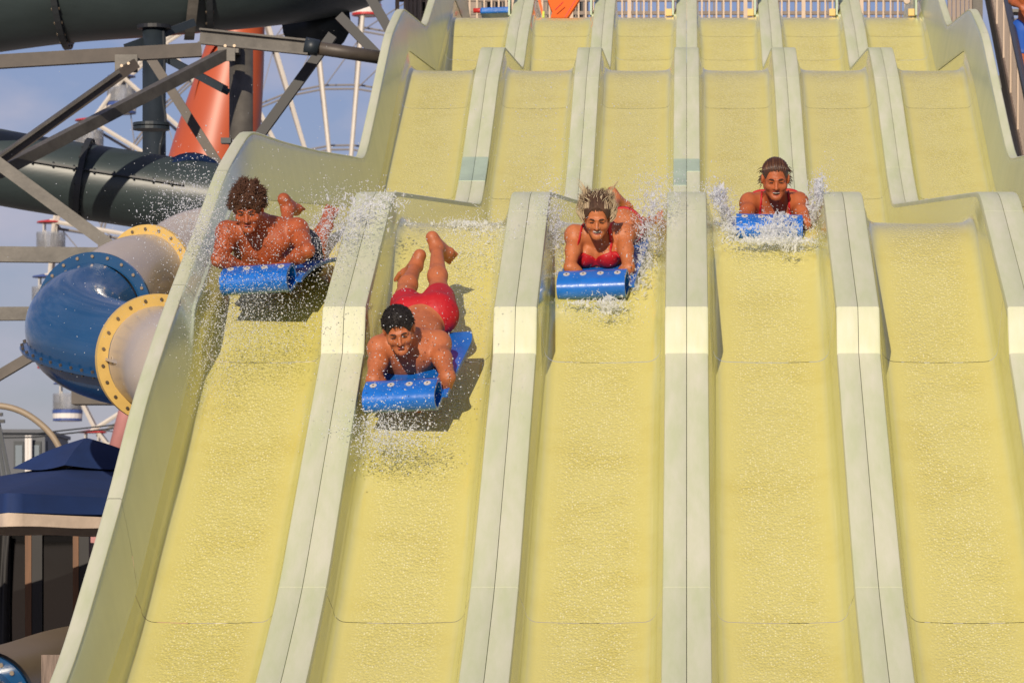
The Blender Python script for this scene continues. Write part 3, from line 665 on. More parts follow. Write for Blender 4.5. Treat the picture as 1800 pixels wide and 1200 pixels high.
# things lying about at the top
def soft_mat(a, b, w, t, mat, name, label, cat, up=(0,0,1)):
    o = obj(name, bar(a, b, w, t, up), mat); m = o.modifiers.new('bevel', 'BEVEL'); m.width = min(t,w)*.3; m.segments = 3; return tag(o, label, cat)
M_or2 = material('bright_orange_foam', (.85,.13,.01), .6, var=.1)
ob = thing('orange_board', 'bright orange board leaning at the top of the second lane', 'board', P(985,31,54.2))
o = obj('board', loft([[P(x0+dx,y,54.0)+V(0,.25*(31-y)/60,0) for dx in (0,)]+[P(x0+wd,y,54.0)+V(0,.25*(31-y)/60,0)] for x0, wd, y in ((968,30,31),(971,33,20),(966,45,8),(962,56,-4),(966,60,-30))]), M_or2, ob)
o.modifiers.new('solid', 'SOLIDIFY').thickness = .05
obj('seam', join(tube([P(976,18,53.93), P(990,4,53.97)], .007, 6), tube([P(993,31,53.93), P(1012,0,53.98)], .006, 6)), M_red, ob)
ov = thing('orange_vest', 'narrow orange strip with a yellow green end hung on the divider side', 'vest', P(952,32,53.2))
obj('strap', loft([[P(944+k*3.2,-6+k*12.5,53.2), P(949+k*2.8,-6+k*12.5,53.2)] for k in range(4)]), M_or2, ov).modifiers.new('solid','SOLIDIFY').thickness = .03
obj('trim', front(953,957,20,31,53.15,.03), material('lime_trim', (.5,.6,.08), .6), ov)
M_mat = material('wet_blue_foam', (.008,.15,.60), .3, var=.3, vscale=5, bump=.1, bscale=25, coat=.35)
soft_mat(P(846,26,55.2), P(900,24,55.2), .7, .075, M_mat, 'foam_mat', 'blue foam mat lying flat at the top of the leftmost lane', 'mat')
tag(obj('rolled_towel', tube([P(832,19,56), P(856,19,56)], .03, 12), M_red, smooth=True), 'rolled red towel by the rail at the top of the leftmost lane', 'towel')
lt = thing('round_lamp', 'round cream lamp on the rail at the top right', 'lamp', P(1594,6,56)); obj('lamp_globe', disc(P(1594,2,56), (0,1,0), .04, .06, 16), M_ccanvas, lt); obj('lamp_stem', tube([P(1594,6,56), P(1594,-30,56.1)], .012, 6), M_rail2, lt)
# stairs beside the right wall
stz = lambda y: 5.0+.475*(y-47.3)
stair = thing('staircase', 'straight stair climbing beside the right hand wall of the slide', 'stairs', (4.05, 46, -1.7))
for x in (3.45, 4.65): obj('stringer', bar((x, 34.2, stz(34.2)-.05), (x, 57.2, stz(57.2)-.05), .05, .24), M_bsteel, stair)
for k in range(72):
    y = 34.6+k*.31; obj('tread', box((4.05, y, stz(y)+.0), 1.14, .30, .035), M_plat, stair)
for y in (36, 42, 48, 54):
    for x in (3.45, 4.65): obj('stair_leg', box((x, y, (stz(y)-.2-1.7)/2), .12, .12, stz(y)-.2+1.7), M_steel, stair)
for x, lab in ((3.45, 'stair railing of tan bars with dark handrail next to the slide'), (4.65, 'far stair railing on the outer side of the stair')):
    r = thing('stair_railing', lab, 'railing', (x, 46, stz(46)), 'railings of the staircase')
    obj('handrail', tube([(x, 34.4, stz(34.4)+.92), (x, 57, stz(57)+.92)], .038, 12), M_hrail, r, True)
    obj('bottom_rail', bar((x, 34.4, stz(34.4)+.16), (x, 57, stz(57)+.16), .05, .05), M_rail2, r)
    for k in range(190):
        y = 34.5+k*.118; big = k % 9 == 0
        obj('post' if big else 'baluster', box((x, y, stz(y)+.53), .045 if big else .02, .05 if big else .02, .76), M_rail if big else M_sid, r)
# ---------------------------------------------------------------- riders
M_skinA = material('tanned_wet_skin', (.40,.092,.030), .5, var=.28, vscale=14, spec=.45, bump=.12, bscale=85)
M_skinB = material('sunburnt_wet_skin', (.48,.145,.056), .5, var=.28, vscale=14, spec=.45, bump=.12, bscale=85)
M_skinC = material('warm_wet_skin', (.52,.165,.06), .5, var=.28, vscale=14, spec=.45, bump=.12, bscale=85)
M_skinD = material('deep_tan_wet_skin', (.44,.115,.038), .5, var=.28, vscale=14, spec=.45, bump=.12, bscale=85)
M_hairA = material('curly_brown_hair', (.10,.038,.017), .75, var=.5, vscale=30)
M_hairB = material('short_black_hair', (.012,.008,.007), .75, var=.4, vscale=30)
M_hairC = material('blonde_hair', (.56,.46,.31), .5, var=.5, vscale=25, col2=(.28,.19,.11))
M_hairC2 = material('dark_blonde_roots', (.085,.04,.022), .75, var=.4, vscale=25)
M_hairD = material('wet_brown_hair', (.075,.03,.016), .38, var=.4, vscale=30)
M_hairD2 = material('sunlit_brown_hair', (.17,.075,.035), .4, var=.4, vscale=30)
M_lip = material('lips', (.38,.09,.07), .35)
M_lash = material('lashes_and_brows', (.03,.012,.008), .7)
M_mouth = material('mouth_inside', (.06,.012,.012), .6)
M_teeth = material('teeth', (.46,.41,.35), .3)
M_redc = material('red_swim_cloth', (.50,.006,.012), .6, var=.2, vscale=8, bump=.55, bscale=13)
M_navyc = material('black_swim_cloth', (.012,.012,.02), .6)
M_rivet = material('grey_rivet', (.55,.52,.50), .5, .0, var=.2, vscale=40)
M_gold = material('gold_chain', (.7,.45,.15), .3, 1)

def head(F_, c, fwd, up, s, hairy=None, mouth=None):
    f = unit(fwd); r = unit(np.cross(f, up)); u = np.cross(r, f); ax = (r, u, f)
    H = lambda x, y, z: c+s*(x*r+y*u+z*f)
    E = lambda x, y, z, a, b, d, k=.02, cut=False: F_.ell(H(x,y,z), ax, (a*s,b*s,d*s), k*s, cut)
    E(0,.025,-.012,.074,.086,.094); E(0,-.03,.03,.060,.082,.064)
    for q in (-1, 1):
        F_.cone(H(q*.048,-.05,.0), H(q*.012,-.098,.074), .026*s, .022*s, .02*s)
        F_.cone(H(q*.043,.010,.078), H(q*.012,.012,.09), .010*s, .010*s, .012*s)
        F_.ball(H(q*.041,-.034,.062), .026*s, .015*s)
        E(q*.079,-.006,-.004,.010,.032,.020,.006)
    F_.ball(H(0,-.103,.078), .02*s, .012*s)
    for q in (-1, 1):
        F_.ball(H(q*.031,-.005,.107), .019*s, .008*s, True)
        E(q*.031,-.006,.076,.017,.012,.0145,.003)
    F_.cone(H(0,.0,.09), H(0,-.036,.112), .0075*s, .0115*s, .008*s)
    for q in (-1, 1): F_.ball(H(q*.013,-.04,.098), .0085*s, .006*s)
    if mouth == 'open': E(0,-.073,.099,.025,.015,.03,.006,True)
    elif mouth == 'smile': E(0,-.069,.1,.028,.011,.03,.006,True)
    return H, ax
def face_parts(root, H, ax, s, mouth, brow=M_lash):
    g = []
    for q in (-1, 1):
        pts = [H(q*x,y,z) for x, y, z in ((.016,-.0065,.0885),(.024,-.004,.0918),(.033,-.0035,.0918),(.043,-.007,.0875))]
        obj('eye', tube(spline(pts,8), [.0008*s,.002*s,.0028*s,.0032*s,.0032*s,.0028*s,.002*s,.0008*s], 6), M_lash, root, True)
        pts = [H(q*x,y,z) for x, y, z in ((.012,.013,.099),(.026,.0185,.098),(.038,.018,.092),(.048,.011,.083))]
        obj('eyebrow', tube(spline(pts,8), np.array([.002,.0036,.0042,.004,.0036,.003,.002,.001])*s, 6), brow, root, True)
    if mouth == 'closed':
        pts = [H(x,-.066-abs(x)*.28,.0985-x*x*14) for x in (-.018,-.009,0,.009,.018)]
        obj('lips', tube(spline(pts,10), np.array([.001,.0035,.005,.0058,.0062,.0062,.0058,.005,.0035,.001])*s, 8), M_lip, root, True)
        pts = [H(x,-.0675-abs(x)*.25,.1045-x*x*16) for x in (-.016,0,.016)]
        obj('mouth_line', tube(spline(pts,7), .0012*s, 5), M_lash, root)
    else:
        h = .0165 if mouth == 'open' else .0125; w = .025 if mouth == 'open' else .028; cy = -.073 if mouth == 'open' else -.068
        loop = [H(w*math.cos(a), cy+h*math.sin(a)+(.006*math.cos(a)**2 if mouth == 'smile' else 0), .096-.020*math.cos(a)**2-.004*math.sin(a)**2*(1 if math.sin(a) < 0 else 0)) for a in np.linspace(0,2*math.pi,20,endpoint=False)]
        obj('lips', tube(loop, .0034*s, 8, closed=True), M_lip, root, True)
        obj('mouth_inside', tube([H(0,cy,.070), H(0,cy,.078)], [w*.9*s, w*.7*s], 14), M_mouth, root)
        pts = [H(x, cy+h*.35+(.006 if mouth == 'smile' else 0)*(x/w)**2, .0965-x*x*17) for x in np.linspace(-w*.8,w*.8,7)]
        obj('teeth', tube(pts, [.003*s]+[(.0048 if mouth == 'smile' else .0024)*s]*5+[.003*s], 8), M_teeth, root, True)
def hand(F_, w, d, back, s=1., side=1):
    """a fist closed round a bar: w wrist, d direction of the hand, back = direction of the back of the hand"""
    d = unit(d); b = unit(back-d*(np.asarray(back)@d)); t = np.cross(d, b)*side
    F_.ell(w+d*.045*s+b*.004, (t, d, b), (.042*s,.048*s,.019*s), .015)
    for i, (o, l) in enumerate(((-.031,.9),(-.011,1.03),(.010,1.0),(.030,.82))):
        k0 = w+d*.085*s+t*o*s+b*.006; k1 = k0+(d*.032-b*.020)*l*s; k2 = k1+(-d*.006-b*.030)*l*s; k3 = k2-d*.022*l*s-b*.002
        F_.cone(k0, k1, .0105*s, .0098*s, .005); F_.cone(k1, k2, .0098*s, .009*s, .003); F_.cone(k2, k3, .009*s, .0082*s, .003)
    p0 = w+d*.02*s-t*.034*s; p1 = p0+(d*.032-t*.018-b*.016)*s; p2 = p1+(d*.026+t*.012-b*.016)*s
    F_.cone(w+d*.015*s-t*.015*s, p0, .018*s, .015*s, .01); F_.cone(p0, p1, .0135*s, .0115*s, .006); F_.cone(p1, p2, .0115*s, .009*s, .004)
def foot(F_, ankle, toe_dir, sole, s=1.):
    """ankle joint, direction heel->toes, direction the sole faces"""
    d = unit(toe_dir); so = unit(sole-d*(np.asarray(sole)@d)); t = np.cross(d, so)
    heel = ankle-d*.045*s+so*.045*s
    F_.cone(ankle, heel, .034*s, .031*s, .02); F_.cone(heel, ankle+d*.10*s+so*.045*s, .029*s, .030*s, .025); F_.cone(ankle, ankle+d*.11*s+so*.036*s, .034*s, .022*s, .03)
    F_.cone(ankle+d*.10*s+so*.047*s-t*.022*s, ankle+d*.10*s+so*.047*s+t*.022*s, .022*s, .019*s, .02)
    for i, o in enumerate((-.036,-.016,.002,.019,.034)):
        r = (.0145,.0105,.0095,.009,.0085)[i]*s; a = ankle+d*.12*s+so*.05*s+t*o*s
        F_.cone(a, a+d*(.05-.006*i)*s+so*.004, r, r*.85, .006)
def build_person(name, label, J, skin, s, female=False, garments=(), mouth='closed', hair=None, res=.005, head_s=1.):
    """J: joints in metres. One continuous skin surface; hair, clothes and face details are children."""
    pts = np.array([v for k, v in J.items() if k not in ('fwd','up','toeL','toeR','soleL','soleR','handL','handR','backL','backR','front','caxis')])
    lo, hi = pts.min(0)-.24, pts.max(0)+.24
    B = Field(lo, hi, res)
    a = unit(J['chest']-J['hip']); fr = unit(J['front']-a*(J['front']@a)); r = np.cross(a, fr)   # front = where the chest faces
    if (J['shR']-J['shL'])@r < 0: r = -r
    ax = (r, a, fr); g = .9 if female else 1.0
    ac = unit(J.get('caxis', a)); rc = unit(r-ac*(r@ac)); fc = np.cross(ac, rc); fc = fc if fc@fr > 0 else -fc; axc = (rc, ac, fc)   # the rib cage tips up on its own
    hipw = (.088 if female else .085)*s
    hl, hr = J.get('hipL', J['hip']-r*hipw), J.get('hipR', J['hip']+r*hipw)
    # trunk
    B.ell(J['chest'], axc, (.165*g*s,.175*s,.112*g*s), .04)
    B.ell((J['chest']*.42+J['hip']*.58), ax, (.128*g*s,.16*s,.092*g*s), .05)
    B.ell(J['hip'], ax, ((.172 if female else .163)*s,.125*s,.115*s), .05)
    for h in (hl, hr): B.ball(h-fr*.035*s, .093*s, .04)                     # buttocks
    B.cone(J['chest'], J['hip'], .105*g*s, .10*s, .05)
    clav = J['neck']
    for q, sh in ((-1, J['shL']), (1, J['shR'])):
        B.cone(clav-ac*.03*s, sh, .05*s*g, .058*s*g, .05)                    # collar and shoulder
        B.ell(sh+rc*q*.008*s, axc, (.066*g*s,.074*g*s,.068*g*s), .03)         # deltoid
        B.cone(J['chest']+rc*q*.10*s-fc*.03*s+ac*.05*s, sh-ac*.04*s, .07*s*g, .05*s*g, .04)
        B.cone(J['headbase']-fc*.02, sh-ac*.0+rc*-q*.05*s-fc*.03*s, .036*s, .035*s*g, .05)   # trapezius
        if not female: B.ell(J['chest']+rc*q*.075*s+fc*.058*s+ac*.05*s, axc, (.088*s,.066*s,.05*s), .04)   # chest muscle
        else: B.ell(J['chest']+rc*q*.07*s+fc*.085*s+ac*.0*s, axc, (.064*s,.068*s,.066*s), .022)
    B.cone(clav-ac*.01, J['headbase'], .056*s*g, .052*s*g, .04)
    # arms
    for q, S_ in ((-1,'L'), (1,'R')):
        sh, el, wr = J['sh'+S_], J['el'+S_], J['wr'+S_]
        m = sh+(el-sh)*.45; B.cone(sh, m, .052*g*s, .049*g*s, .03); B.cone(m, el, .048*g*s, .038*g*s, .03)
        m = el+(wr-el)*.32; B.cone(el, m, .040*g*s, .042*g*s, .02); B.cone(m, wr, .042*g*s, .026*g*s, .02)
        hand(B, wr, J['hand'+S_], J['back'+S_], s*(.9 if female else 1), q)
    # legs
    for q, S_, h in ((-1,'L',hl), (1,'R',hr)):
        kn, an = J['kn'+S_], J['an'+S_]
        m = h+(kn-h)*.4; B.cone(h, m, .090*s, .078*s, .04); B.cone(m, kn, .078*s, .053*s, .03)
        ca = unit(an-kn); bk = unit(-fr-ca*(-fr@ca)); m = kn+(an-kn)*.3+bk*.012*s
        B.cone(kn, m, .047*s, .051*s*g, .03); B.cone(m, an, .050*s*g, .030*s, .03)
        foot(B, an, J['toe'+S_], J['sole'+S_], s*(.9 if female else 1))
    H, hax = head(B, J['head'], J['fwd'], J['up'], head_s, mouth=mouth)
    B.cone(J['headbase'], H(0,-.045,-.025), .054*s*g, .056*head_s, .03)
    root = nets_obj(name, B, skin, None, 1)
    tag(root, label, 'person', 'riders on blue mats')
    # the object's origin goes to its lowest point
    face_parts(root, H, hax, head_s, mouth)
    # clothes are an offset of the skin, cut to their region
    for nm, mat, thick, region in garments:
        Rg = Field(lo, hi, res); region(Rg, J, axc if 'top' in nm else ax, H, hl, hr)
        G = Field(lo, hi, res); G.D = Rg.D if thick is None else np.maximum(np.maximum(B.D-thick, -(B.D+.004)), Rg.D).astype(np.float32)
        nets_obj(nm, G, mat, root, 1)
    if hair: hair(root, H, hax, head_s)
    return root, H
def hair_cap(root, H, ax, s, mat, name='hair', grow=.010, line=(0,-.052,.098,.082,.112,.088), low=-.05, res=.004):
    c = H(0,0,0); G = Field(c-.17*s, c+.17*s, res)
    G.ell(H(0,.030,-.016), ax, ((.074+grow)*s,(.084+grow)*s,(.094+grow)*s), .01)
    G.ell(H(0,-.02,-.05), ax, ((.066+grow)*s,.07*s,(.055+grow)*s), .02)
    x,y,z,a,b,d = line; G.ell(H(x,y,z), ax, (a*s,b*s,d*s), .008, True)
    for q in (-1,1): G.ell(H(q*.085,-.02,.012), ax, (.03*s,.04*s,.036*s), .006, True)
    G.ell(H(0,low-.10,.0), ax, (.2*s,.10*s,.2*s), .006, True)
    return nets_obj(name, G, mat, root, 1)
def strands(name, root, paths, r0, mat, n=4):
    gs = []
    for p in paths:
        p = np.asarray(p); m = len(p); r = r0*np.interp(np.linspace(0,1,m), [0,.2,.55,1], [.55,1,.8,.15]); gs.append(tube(p, r, n, cap=False))
    return obj(name, join(*gs), mat, root, True)
def on_skull(d, grow): return V(d[0]*(.074+grow), .030+d[1]*(.084+grow), -.016+d[2]*(.094+grow))
def rand_dir(low=-.25, line=.42):
    while True:
        d = unit(rng.normal(size=3)); x, y, z = d
        if y > low and not (z > .15 and y < line-.35*abs(x)*(z < .6)): return d
def curly(root, H, ax, s):
    o = hair_cap(root, H, ax, s, M_hairA, grow=.022, line=(0,-.066,.112,.074,.112,.082), low=-.02)
    ps = []
    for _ in range(1000):
        d = rand_dir(-.25, .12); b = on_skull(d, .014+.008*math.sin(d[0]*9+d[1]*7)); t = unit(np.cross(d, rng.normal(size=3))); q = np.cross(d, t)
        R = rng.uniform(.006,.013); L_ = rng.uniform(.012,.036)*(1.2 if d[1] > .5 else 1); ph = rng.uniform(0,6.3)
        ps.append([H(*(b+d*L_*e+R*(math.cos(ph+e*5)*t+math.sin(ph+e*5)*q))) for e in np.linspace(0,1,7)])
    strands('curls', o, ps, .0030*s, M_hairA)
def short_hair(root, H, ax, s):
    o = hair_cap(root, H, ax, s, M_hairB, grow=.009, line=(0,-.055,.110,.076,.122,.086), low=-.01)
    ps = []
    for _ in range(1500):
        d = rand_dir(-.2, .24); b = on_skull(d, .006); lean = unit(d*.55+V(rng.normal()*.22,.12,.6)+rng.normal(size=3)*.12); L_ = rng.uniform(.009,.021)
        ps.append([H(*(b+lean*L_*e-V(0,.006*e*e,0))) for e in np.linspace(0,1,4)])
    strands('hair_tips', o, ps, .0021*s, M_hairB)
def swept(H, x, off, t0, t1, n=9, wob=0):
    return [H(*on_skull(unit(V(x*(1-.25*e), math.sin(t0+(t1-t0)*e)*math.cos(x), math.cos(t0+(t1-t0)*e)*math.cos(x))), -.004+(off+.004)*min(1, e*3.5)+wob*math.sin(e*9+x*40))) for e in np.linspace(0,1,n)]
def wet_hair(root, H, ax, s):
    o = hair_cap(root, H, ax, s, M_hairD, grow=.006, line=(0,-.040,.100,.072,.128,.092), low=-.03)
    ps, lt = [], []
    for _ in range(420):
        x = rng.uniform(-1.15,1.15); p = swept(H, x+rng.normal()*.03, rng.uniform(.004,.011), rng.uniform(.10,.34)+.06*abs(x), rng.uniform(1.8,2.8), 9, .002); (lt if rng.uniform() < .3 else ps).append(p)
    for _ in range(60):
        q = rng.choice((-1,1)); b = V(q*rng.uniform(.074,.084), rng.uniform(-.04,.06), rng.uniform(-.06,.01)); dd = unit(V(q*1.0, rng.uniform(-.8,.4), -.3)); L_ = rng.uniform(.010,.034)
        ps.append([H(*(b+dd*L_*e+V(0,-.018*e*e,0))) for e in np.linspace(0,1,5)])
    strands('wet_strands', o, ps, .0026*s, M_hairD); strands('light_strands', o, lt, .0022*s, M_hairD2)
def flying_hair(root, H, ax, s):
    o = hair_cap(root, H, ax, s, M_hairC2, grow=.010, line=(0,-.040,.100,.072,.125,.092), low=-.03)
    ps, dk = [], []
    for k in range(150):                                   # locks lifted by the wind, flaring out at the sides and curling in above the crown
        q = -1 if k % 2 else 1; h = rng.uniform(0,1)
        b = V(q*(.080-.03*h*h), -.035+.125*h, rng.uniform(-.055,.045-.05*h)); up = rng.uniform(.05,.115)*(1.1-.25*h); outw = rng.uniform(.006,.032)*(1.2-h*.7); inw = rng.uniform(-.012,.045)
        for m in range(7):
            j = rng.normal(size=3)*.0035; k2 = rng.uniform(.85,1.1); tw = rng.normal(size=3)*.008
            p = [H(*(b+j*(.6+e)+tw*e*e+V(q*(outw*math.sin(e*2.2)*1.3-inw*e*e), up*k2*(e-.12*e*e), -.03*e))) for e in np.linspace(0,1,8)]
            (dk if (h > .75 and m < 4) or m == 0 else ps).append(p)
    for k in range(70):                                    # roots lifted over the crown
        x = rng.uniform(-.06,.06); b = V(x, .108-x*x*6, rng.uniform(-.05,.035)); up = rng.uniform(.018,.055)
        for m in range(6):
            j = rng.normal(size=3)*.004; lean = rng.normal()*.02
            (ps if rng.uniform() < .3 else dk).append([H(*(b+j+V((x*.6+lean)*e*e, up*(e-.25*e*e), -.045*e*e))) for e in np.linspace(0,1,6)])
    for k in range(44):                                    # a few long wisps
        q = -1 if k % 2 else 1; b = V(q*rng.uniform(.05,.075), rng.uniform(.08,.11), -.03); L_ = rng.uniform(.04,.12)
        ps.append([H(*(b+V(q*.45*L_*e*e+q*.01*e, L_*e, -.02*e))) for e in np.linspace(0,1,7)])
    for k in range(240):
        x = rng.uniform(-1.15,1.15); p = swept(H, x, rng.uniform(.006,.013), rng.uniform(.10,.34), 2.2, 9, .0015)
        (ps if rng.uniform() < .08+.7*(abs(x) > .6) else dk).append(p)
    strands('loose_strands', o, ps, .0023*s, M_hairC); strands('root_strands', o, dk, .0024*s, M_hairC2)

# ---------------------------------------------------------------- foam mats
def foam_mat(label, O, yaw, pitch, roll, length=1.0, wr=.40, wm=.46, bend=0.):
    """O = middle of the front roll's underside; the mat runs back and up from there"""
    cy, sy = math.cos(yaw), math.sin(yaw)
    Bk = V(sy*math.cos(pitch), cy*math.cos(pitch), math.sin(pitch)); Rt = V(cy, -sy, 0); Nn = np.cross(Rt, Bk)
    Rt2 = math.cos(roll)*Rt+math.sin(roll)*Nn; Nn = np.cross(Rt2, Bk); Rt = Rt2
    T = lambda x, b, n: O+Rt*x+Bk*b+Nn*(n-bend*b*b)
    m = thing('foam_mat', label, 'mat', O, 'blue foam mats under the riders')
    def sheet(prof, w0, w1, t=.016, nx=10, name='x', r=0):
        prof = np.asarray(prof); n = len(prof); top, bot = [], []; tg = np.gradient(prof, axis=0)
        for i in range(n):
            d = unit(tg[i]); nn = V(-d[1], d[0]); w = w0+(w1-w0)*i/(n-1); inset = 0
            if r: e = min(i, 0)
            row1, row2 = [], []
            for k in range(nx+1):
                x = (k/nx-.5)*w*(1-(r*max(0,1-(n-1-i)/3.)**2)); row1.append(T(x, *(prof[i]+nn*t/2))); row2.append(T(x, *(prof[i]-nn*t/2)))
            top.append(row1+row2[::-1])
        L_ = len(top[0]); g = [r_+[r_[0]] for r_ in top]; v, f = loft(g)
        f = f+[tuple(range(L_))[::-1], tuple((n-1)*(L_+1)+k for k in range(L_))]
        o = obj(name, (v, f), M_mat, m, True); autosmooth(o, 45); return o
    sheet([(b, .012+.012*math.sin(b*5)) for b in np.linspace(.16, length, 18)], wm, wm, .02, 10, 'mat_sheet', .12)
    R = .058
    arcp = [(.19,.020),(.13,.006)]+[(.048-R*math.sin(a)*1.05, .063-R*math.cos(a)) for a in np.linspace(.15, math.pi*.88, 20)]+[(.055,.1225),(.09,.127),(.13,.128),(.158,.118),(.172,.09),(.176,.045),(.178,.03)]
    sheet(spline(arcp, 44), wr, wr, .018, 12, 'front_roll')
    for x in (-.375,-.13,.125,.375):
        o = obj('rivet', disc(T(x*wr, .082, .1355), Nn-Bk*.1, .0195, .006, 16), M_rivet, m); obj('rivet_centre', disc(T(x*wr,.082,.139), Nn-Bk*.1, .005, .004, 8), M_bolt, o)
    for q in (-1,1): obj('handle', tube(spline([T(q*.10,.24,.03),T(q*.10,.22,.085),T(q*.165,.22,.085),T(q*.165,.24,.03)], 12), .011, 8), M_gdark, m, True)
    return T, (Rt, Bk, Nn)
def shorts_region(Rg, J, ax, H, hl, hr):
    """loose swim shorts: a volume of their own round hips and upper thighs, with slightly flared hems"""
    r, a, f = ax
    Rg.ell(J['hip']+a*.01, ax, (.170,.125,.112), .03); Rg.cone(J['hip']-f*.045-r*.07, J['hip']-f*.045+r*.07, .092, .092, .05)
    for h, k in ((hl,'knL'),(hr,'knR')): Rg.cone(h-f*.012, h+(J[k]-h)*.66, .108, .092, .05)
    Rg.ell(J['hip']+a*.20, ax, (.3,.09,.3), .004, True)
    for k in ('knL','knR'): Rg.ball(J[k]+unit(J[k]-J['hip'])*.05, .175, .004, True)
def bikini_region(Rg, J, ax, H, hl, hr):
    r, a, f = ax; c = J['chest']
    for q in (-1, 1):
        Rg.ell(c+r*q*.076+f*.10-a*.016, (unit(r*.9+a*q*.35), unit(a*.9-r*q*.35), f), (.080,.054,.12), .008)
        Rg.ell(c+r*q*.088+a*.11+f*.04, (unit(r+a*q*.08), unit(a-r*q*.08), f), (.0075,.13,.16), .003)
    Rg.ell(c-a*.045, ax, (.3,.011,.3), .006)
def brief_region(Rg, J, ax, H, hl, hr): Rg.ell(J['hip']-ax[1]*.05, ax, (.24,.085,.24), .01)

# left rider: curly hair, black shorts, in the air over the outermost lane
T, _ = foam_mat('blue foam mat in mid air under the curly haired man', P(450,519,25.85), .20, .44, .045, bend=.17)
J = dict(hip=P(508,444,26.58), chest=P(461,433,26.18), caxis=V(.0,-.5,.86), neck=P(457,397,26.07), headbase=P(447,386,25.99), head=P(436,364,25.88),
    shL=P(402,411,26.05), shR=P(520,406,26.12), elL=P(384,456,25.92), elR=P(540,440,25.90), wrL=P(430,470,26.03), wrR=P(496,468,26.05),
    knL=P(500,452,26.99), anL=P(506,368,27.2), knR=P(548,470,26.95), anR=P(574,398,27.2),
    fwd=V(-.03,-.86,-.5), up=V(-.05,-.5,.86), front=V(-.12,-.74,-.66), handL=V(1,.15,-.15), handR=V(-1,.1,-.1), backL=V(0,-.3,1), backR=V(0,-.3,1),
    toeL=V(.38,.85,-.3), soleL=V(-.1,.35,.93), toeR=V(.35,.45,.75), soleR=V(-.5,.8,.1))
build_person('person', 'muscular man with curly brown hair looking down, riding airborne in the leftmost lane', J, M_skinA, 1.06, False, [('swim_shorts', M_navyc, None, shorts_region)], 'closed', curly, .0055, 1.03)

# second rider: short dark hair, red shorts, legs kicked up
T, _ = foam_mat('blue foam mat under the man in red shorts', P(705,727,24.52), .16, .50, .045)
J = dict(hip=P(746,560,25.38), chest=P(718,625,24.95), caxis=V(-.05,-.72,.69), neck=P(713,599,24.84), headbase=P(707,592,24.77), head=P(701,577,24.67),
    shL=P(670,613,24.85), shR=P(769,604,24.92), elL=P(657,668,24.68), elR=P(787,662,24.66), wrL=P(684,690,24.76), wrR=P(766,702,24.78),
    knL=P(712,520,25.75), anL=P(731,468,26.08), knR=P(771,510,25.76), anR=P(768,436,26.08),
    fwd=V(.06,-.84,-.54), up=V(-.12,-.54,.83), front=V(0,-.5,-.86), handL=V(.9,.35,-.1), handR=V(-.9,.35,-.1), backL=V(0,-.3,1), backR=V(0,-.3,1),
    toeL=V(-.45,.5,-.6), soleL=V(.1,.55,.8), toeR=V(.5,.6,-.5), soleR=V(-.1,.55,.8))
build_person('person', 'short dark haired man in red shorts with both legs kicked up behind him', J, M_skinB, 1.05, False, [('swim_shorts', M_redc, None, shorts_region)], 'closed', short_hair, .0055, 1.02)

# third rider: blonde, smiling, red bikini
T, _ = foam_mat('blue foam mat under the smiling blonde woman', P(1041,528,26.46), .12, .44, .03)
J = dict(hip=P(1080,412,27.24), chest=P(1054,440,26.92), caxis=V(-.03,-.42,.9), neck=P(1053,408,26.82), headbase=P(1052,398,26.77), head=P(1050,380,26.67),
    shL=P(1012,414,26.83), shR=P(1096,411,26.86), elL=P(1002,470,26.68), elR=P(1105,471,26.69), wrL=P(1030,492,26.72), wrR=P(1082,492,26.73),
    knL=P(1068,394,27.62), anL=P(1082,351,27.98), knR=P(1122,401,27.54), anR=P(1147,391,27.86),
    fwd=V(-.02,-.88,-.46), up=V(.0,-.46,.88), front=V(0,-.74,-.66), handL=V(.9,.3,-.1), handR=V(-.9,.3,-.1), backL=V(0,-.3,1), backR=V(0,-.3,1),
    toeL=V(.6,.4,-.6), soleL=V(-.2,.5,.8), toeR=V(.7,.3,.5), soleR=V(.3,.8,.2))
root, H = build_person('person', 'smiling blonde woman in a red bikini with her hair flying up', J, M_skinC, .98, True, [('bikini_top', M_redc, .008, bikini_region), ('bikini_bottom', M_redc, .008, brief_region)], 'smile', flying_hair, .005, .98)
c = J['chest']; a = unit(J['chest']-J['hip'])
# fourth rider: dark wet hair, mouth open
T, _ = foam_mat('blue foam mat under the woman with wet brown hair, splashed by foam', P(1352,426,27.45), .0, .42, -.02, bend=.2)
J = dict(hip=P(1363,370,28.33), chest=P(1362,388,27.9), caxis=V(0,-.4,.91), neck=P(1362,351,27.82), headbase=P(1362,342,27.76), head=P(1363,313,27.64),
    shL=P(1319,357,27.8), shR=P(1402,356,27.8), elL=P(1307,389,27.58), elR=P(1416,393,27.6), wrL=P(1326,406,27.72), wrR=P(1392,406,27.72),
    knL=P(1348,376,28.74), anL=P(1347,371,29.14), knR=P(1379,376,28.74), anR=P(1383,370,29.14),
    fwd=V(.04,-.92,-.36), up=V(.0,-.36,.92), front=V(0,-.62,-.78), handL=V(.9,.3,-.1), handR=V(-.9,.3,-.1), backL=V(0,-.3,1), backR=V(0,-.3,1),
    toeL=V(0,1,-.15), soleL=V(0,.15,1), toeR=V(0,1,-.15), soleR=V(0,.15,1))
build_person('person', 'woman with wet brown hair and open mouth, highest rider in the fourth lane', J, M_skinD, .98, True, [('bikini_top', M_redc, .008, bikini_region), ('bikini_bottom', M_redc, .008, brief_region)], 'open', wet_hair, .005, 1.0)

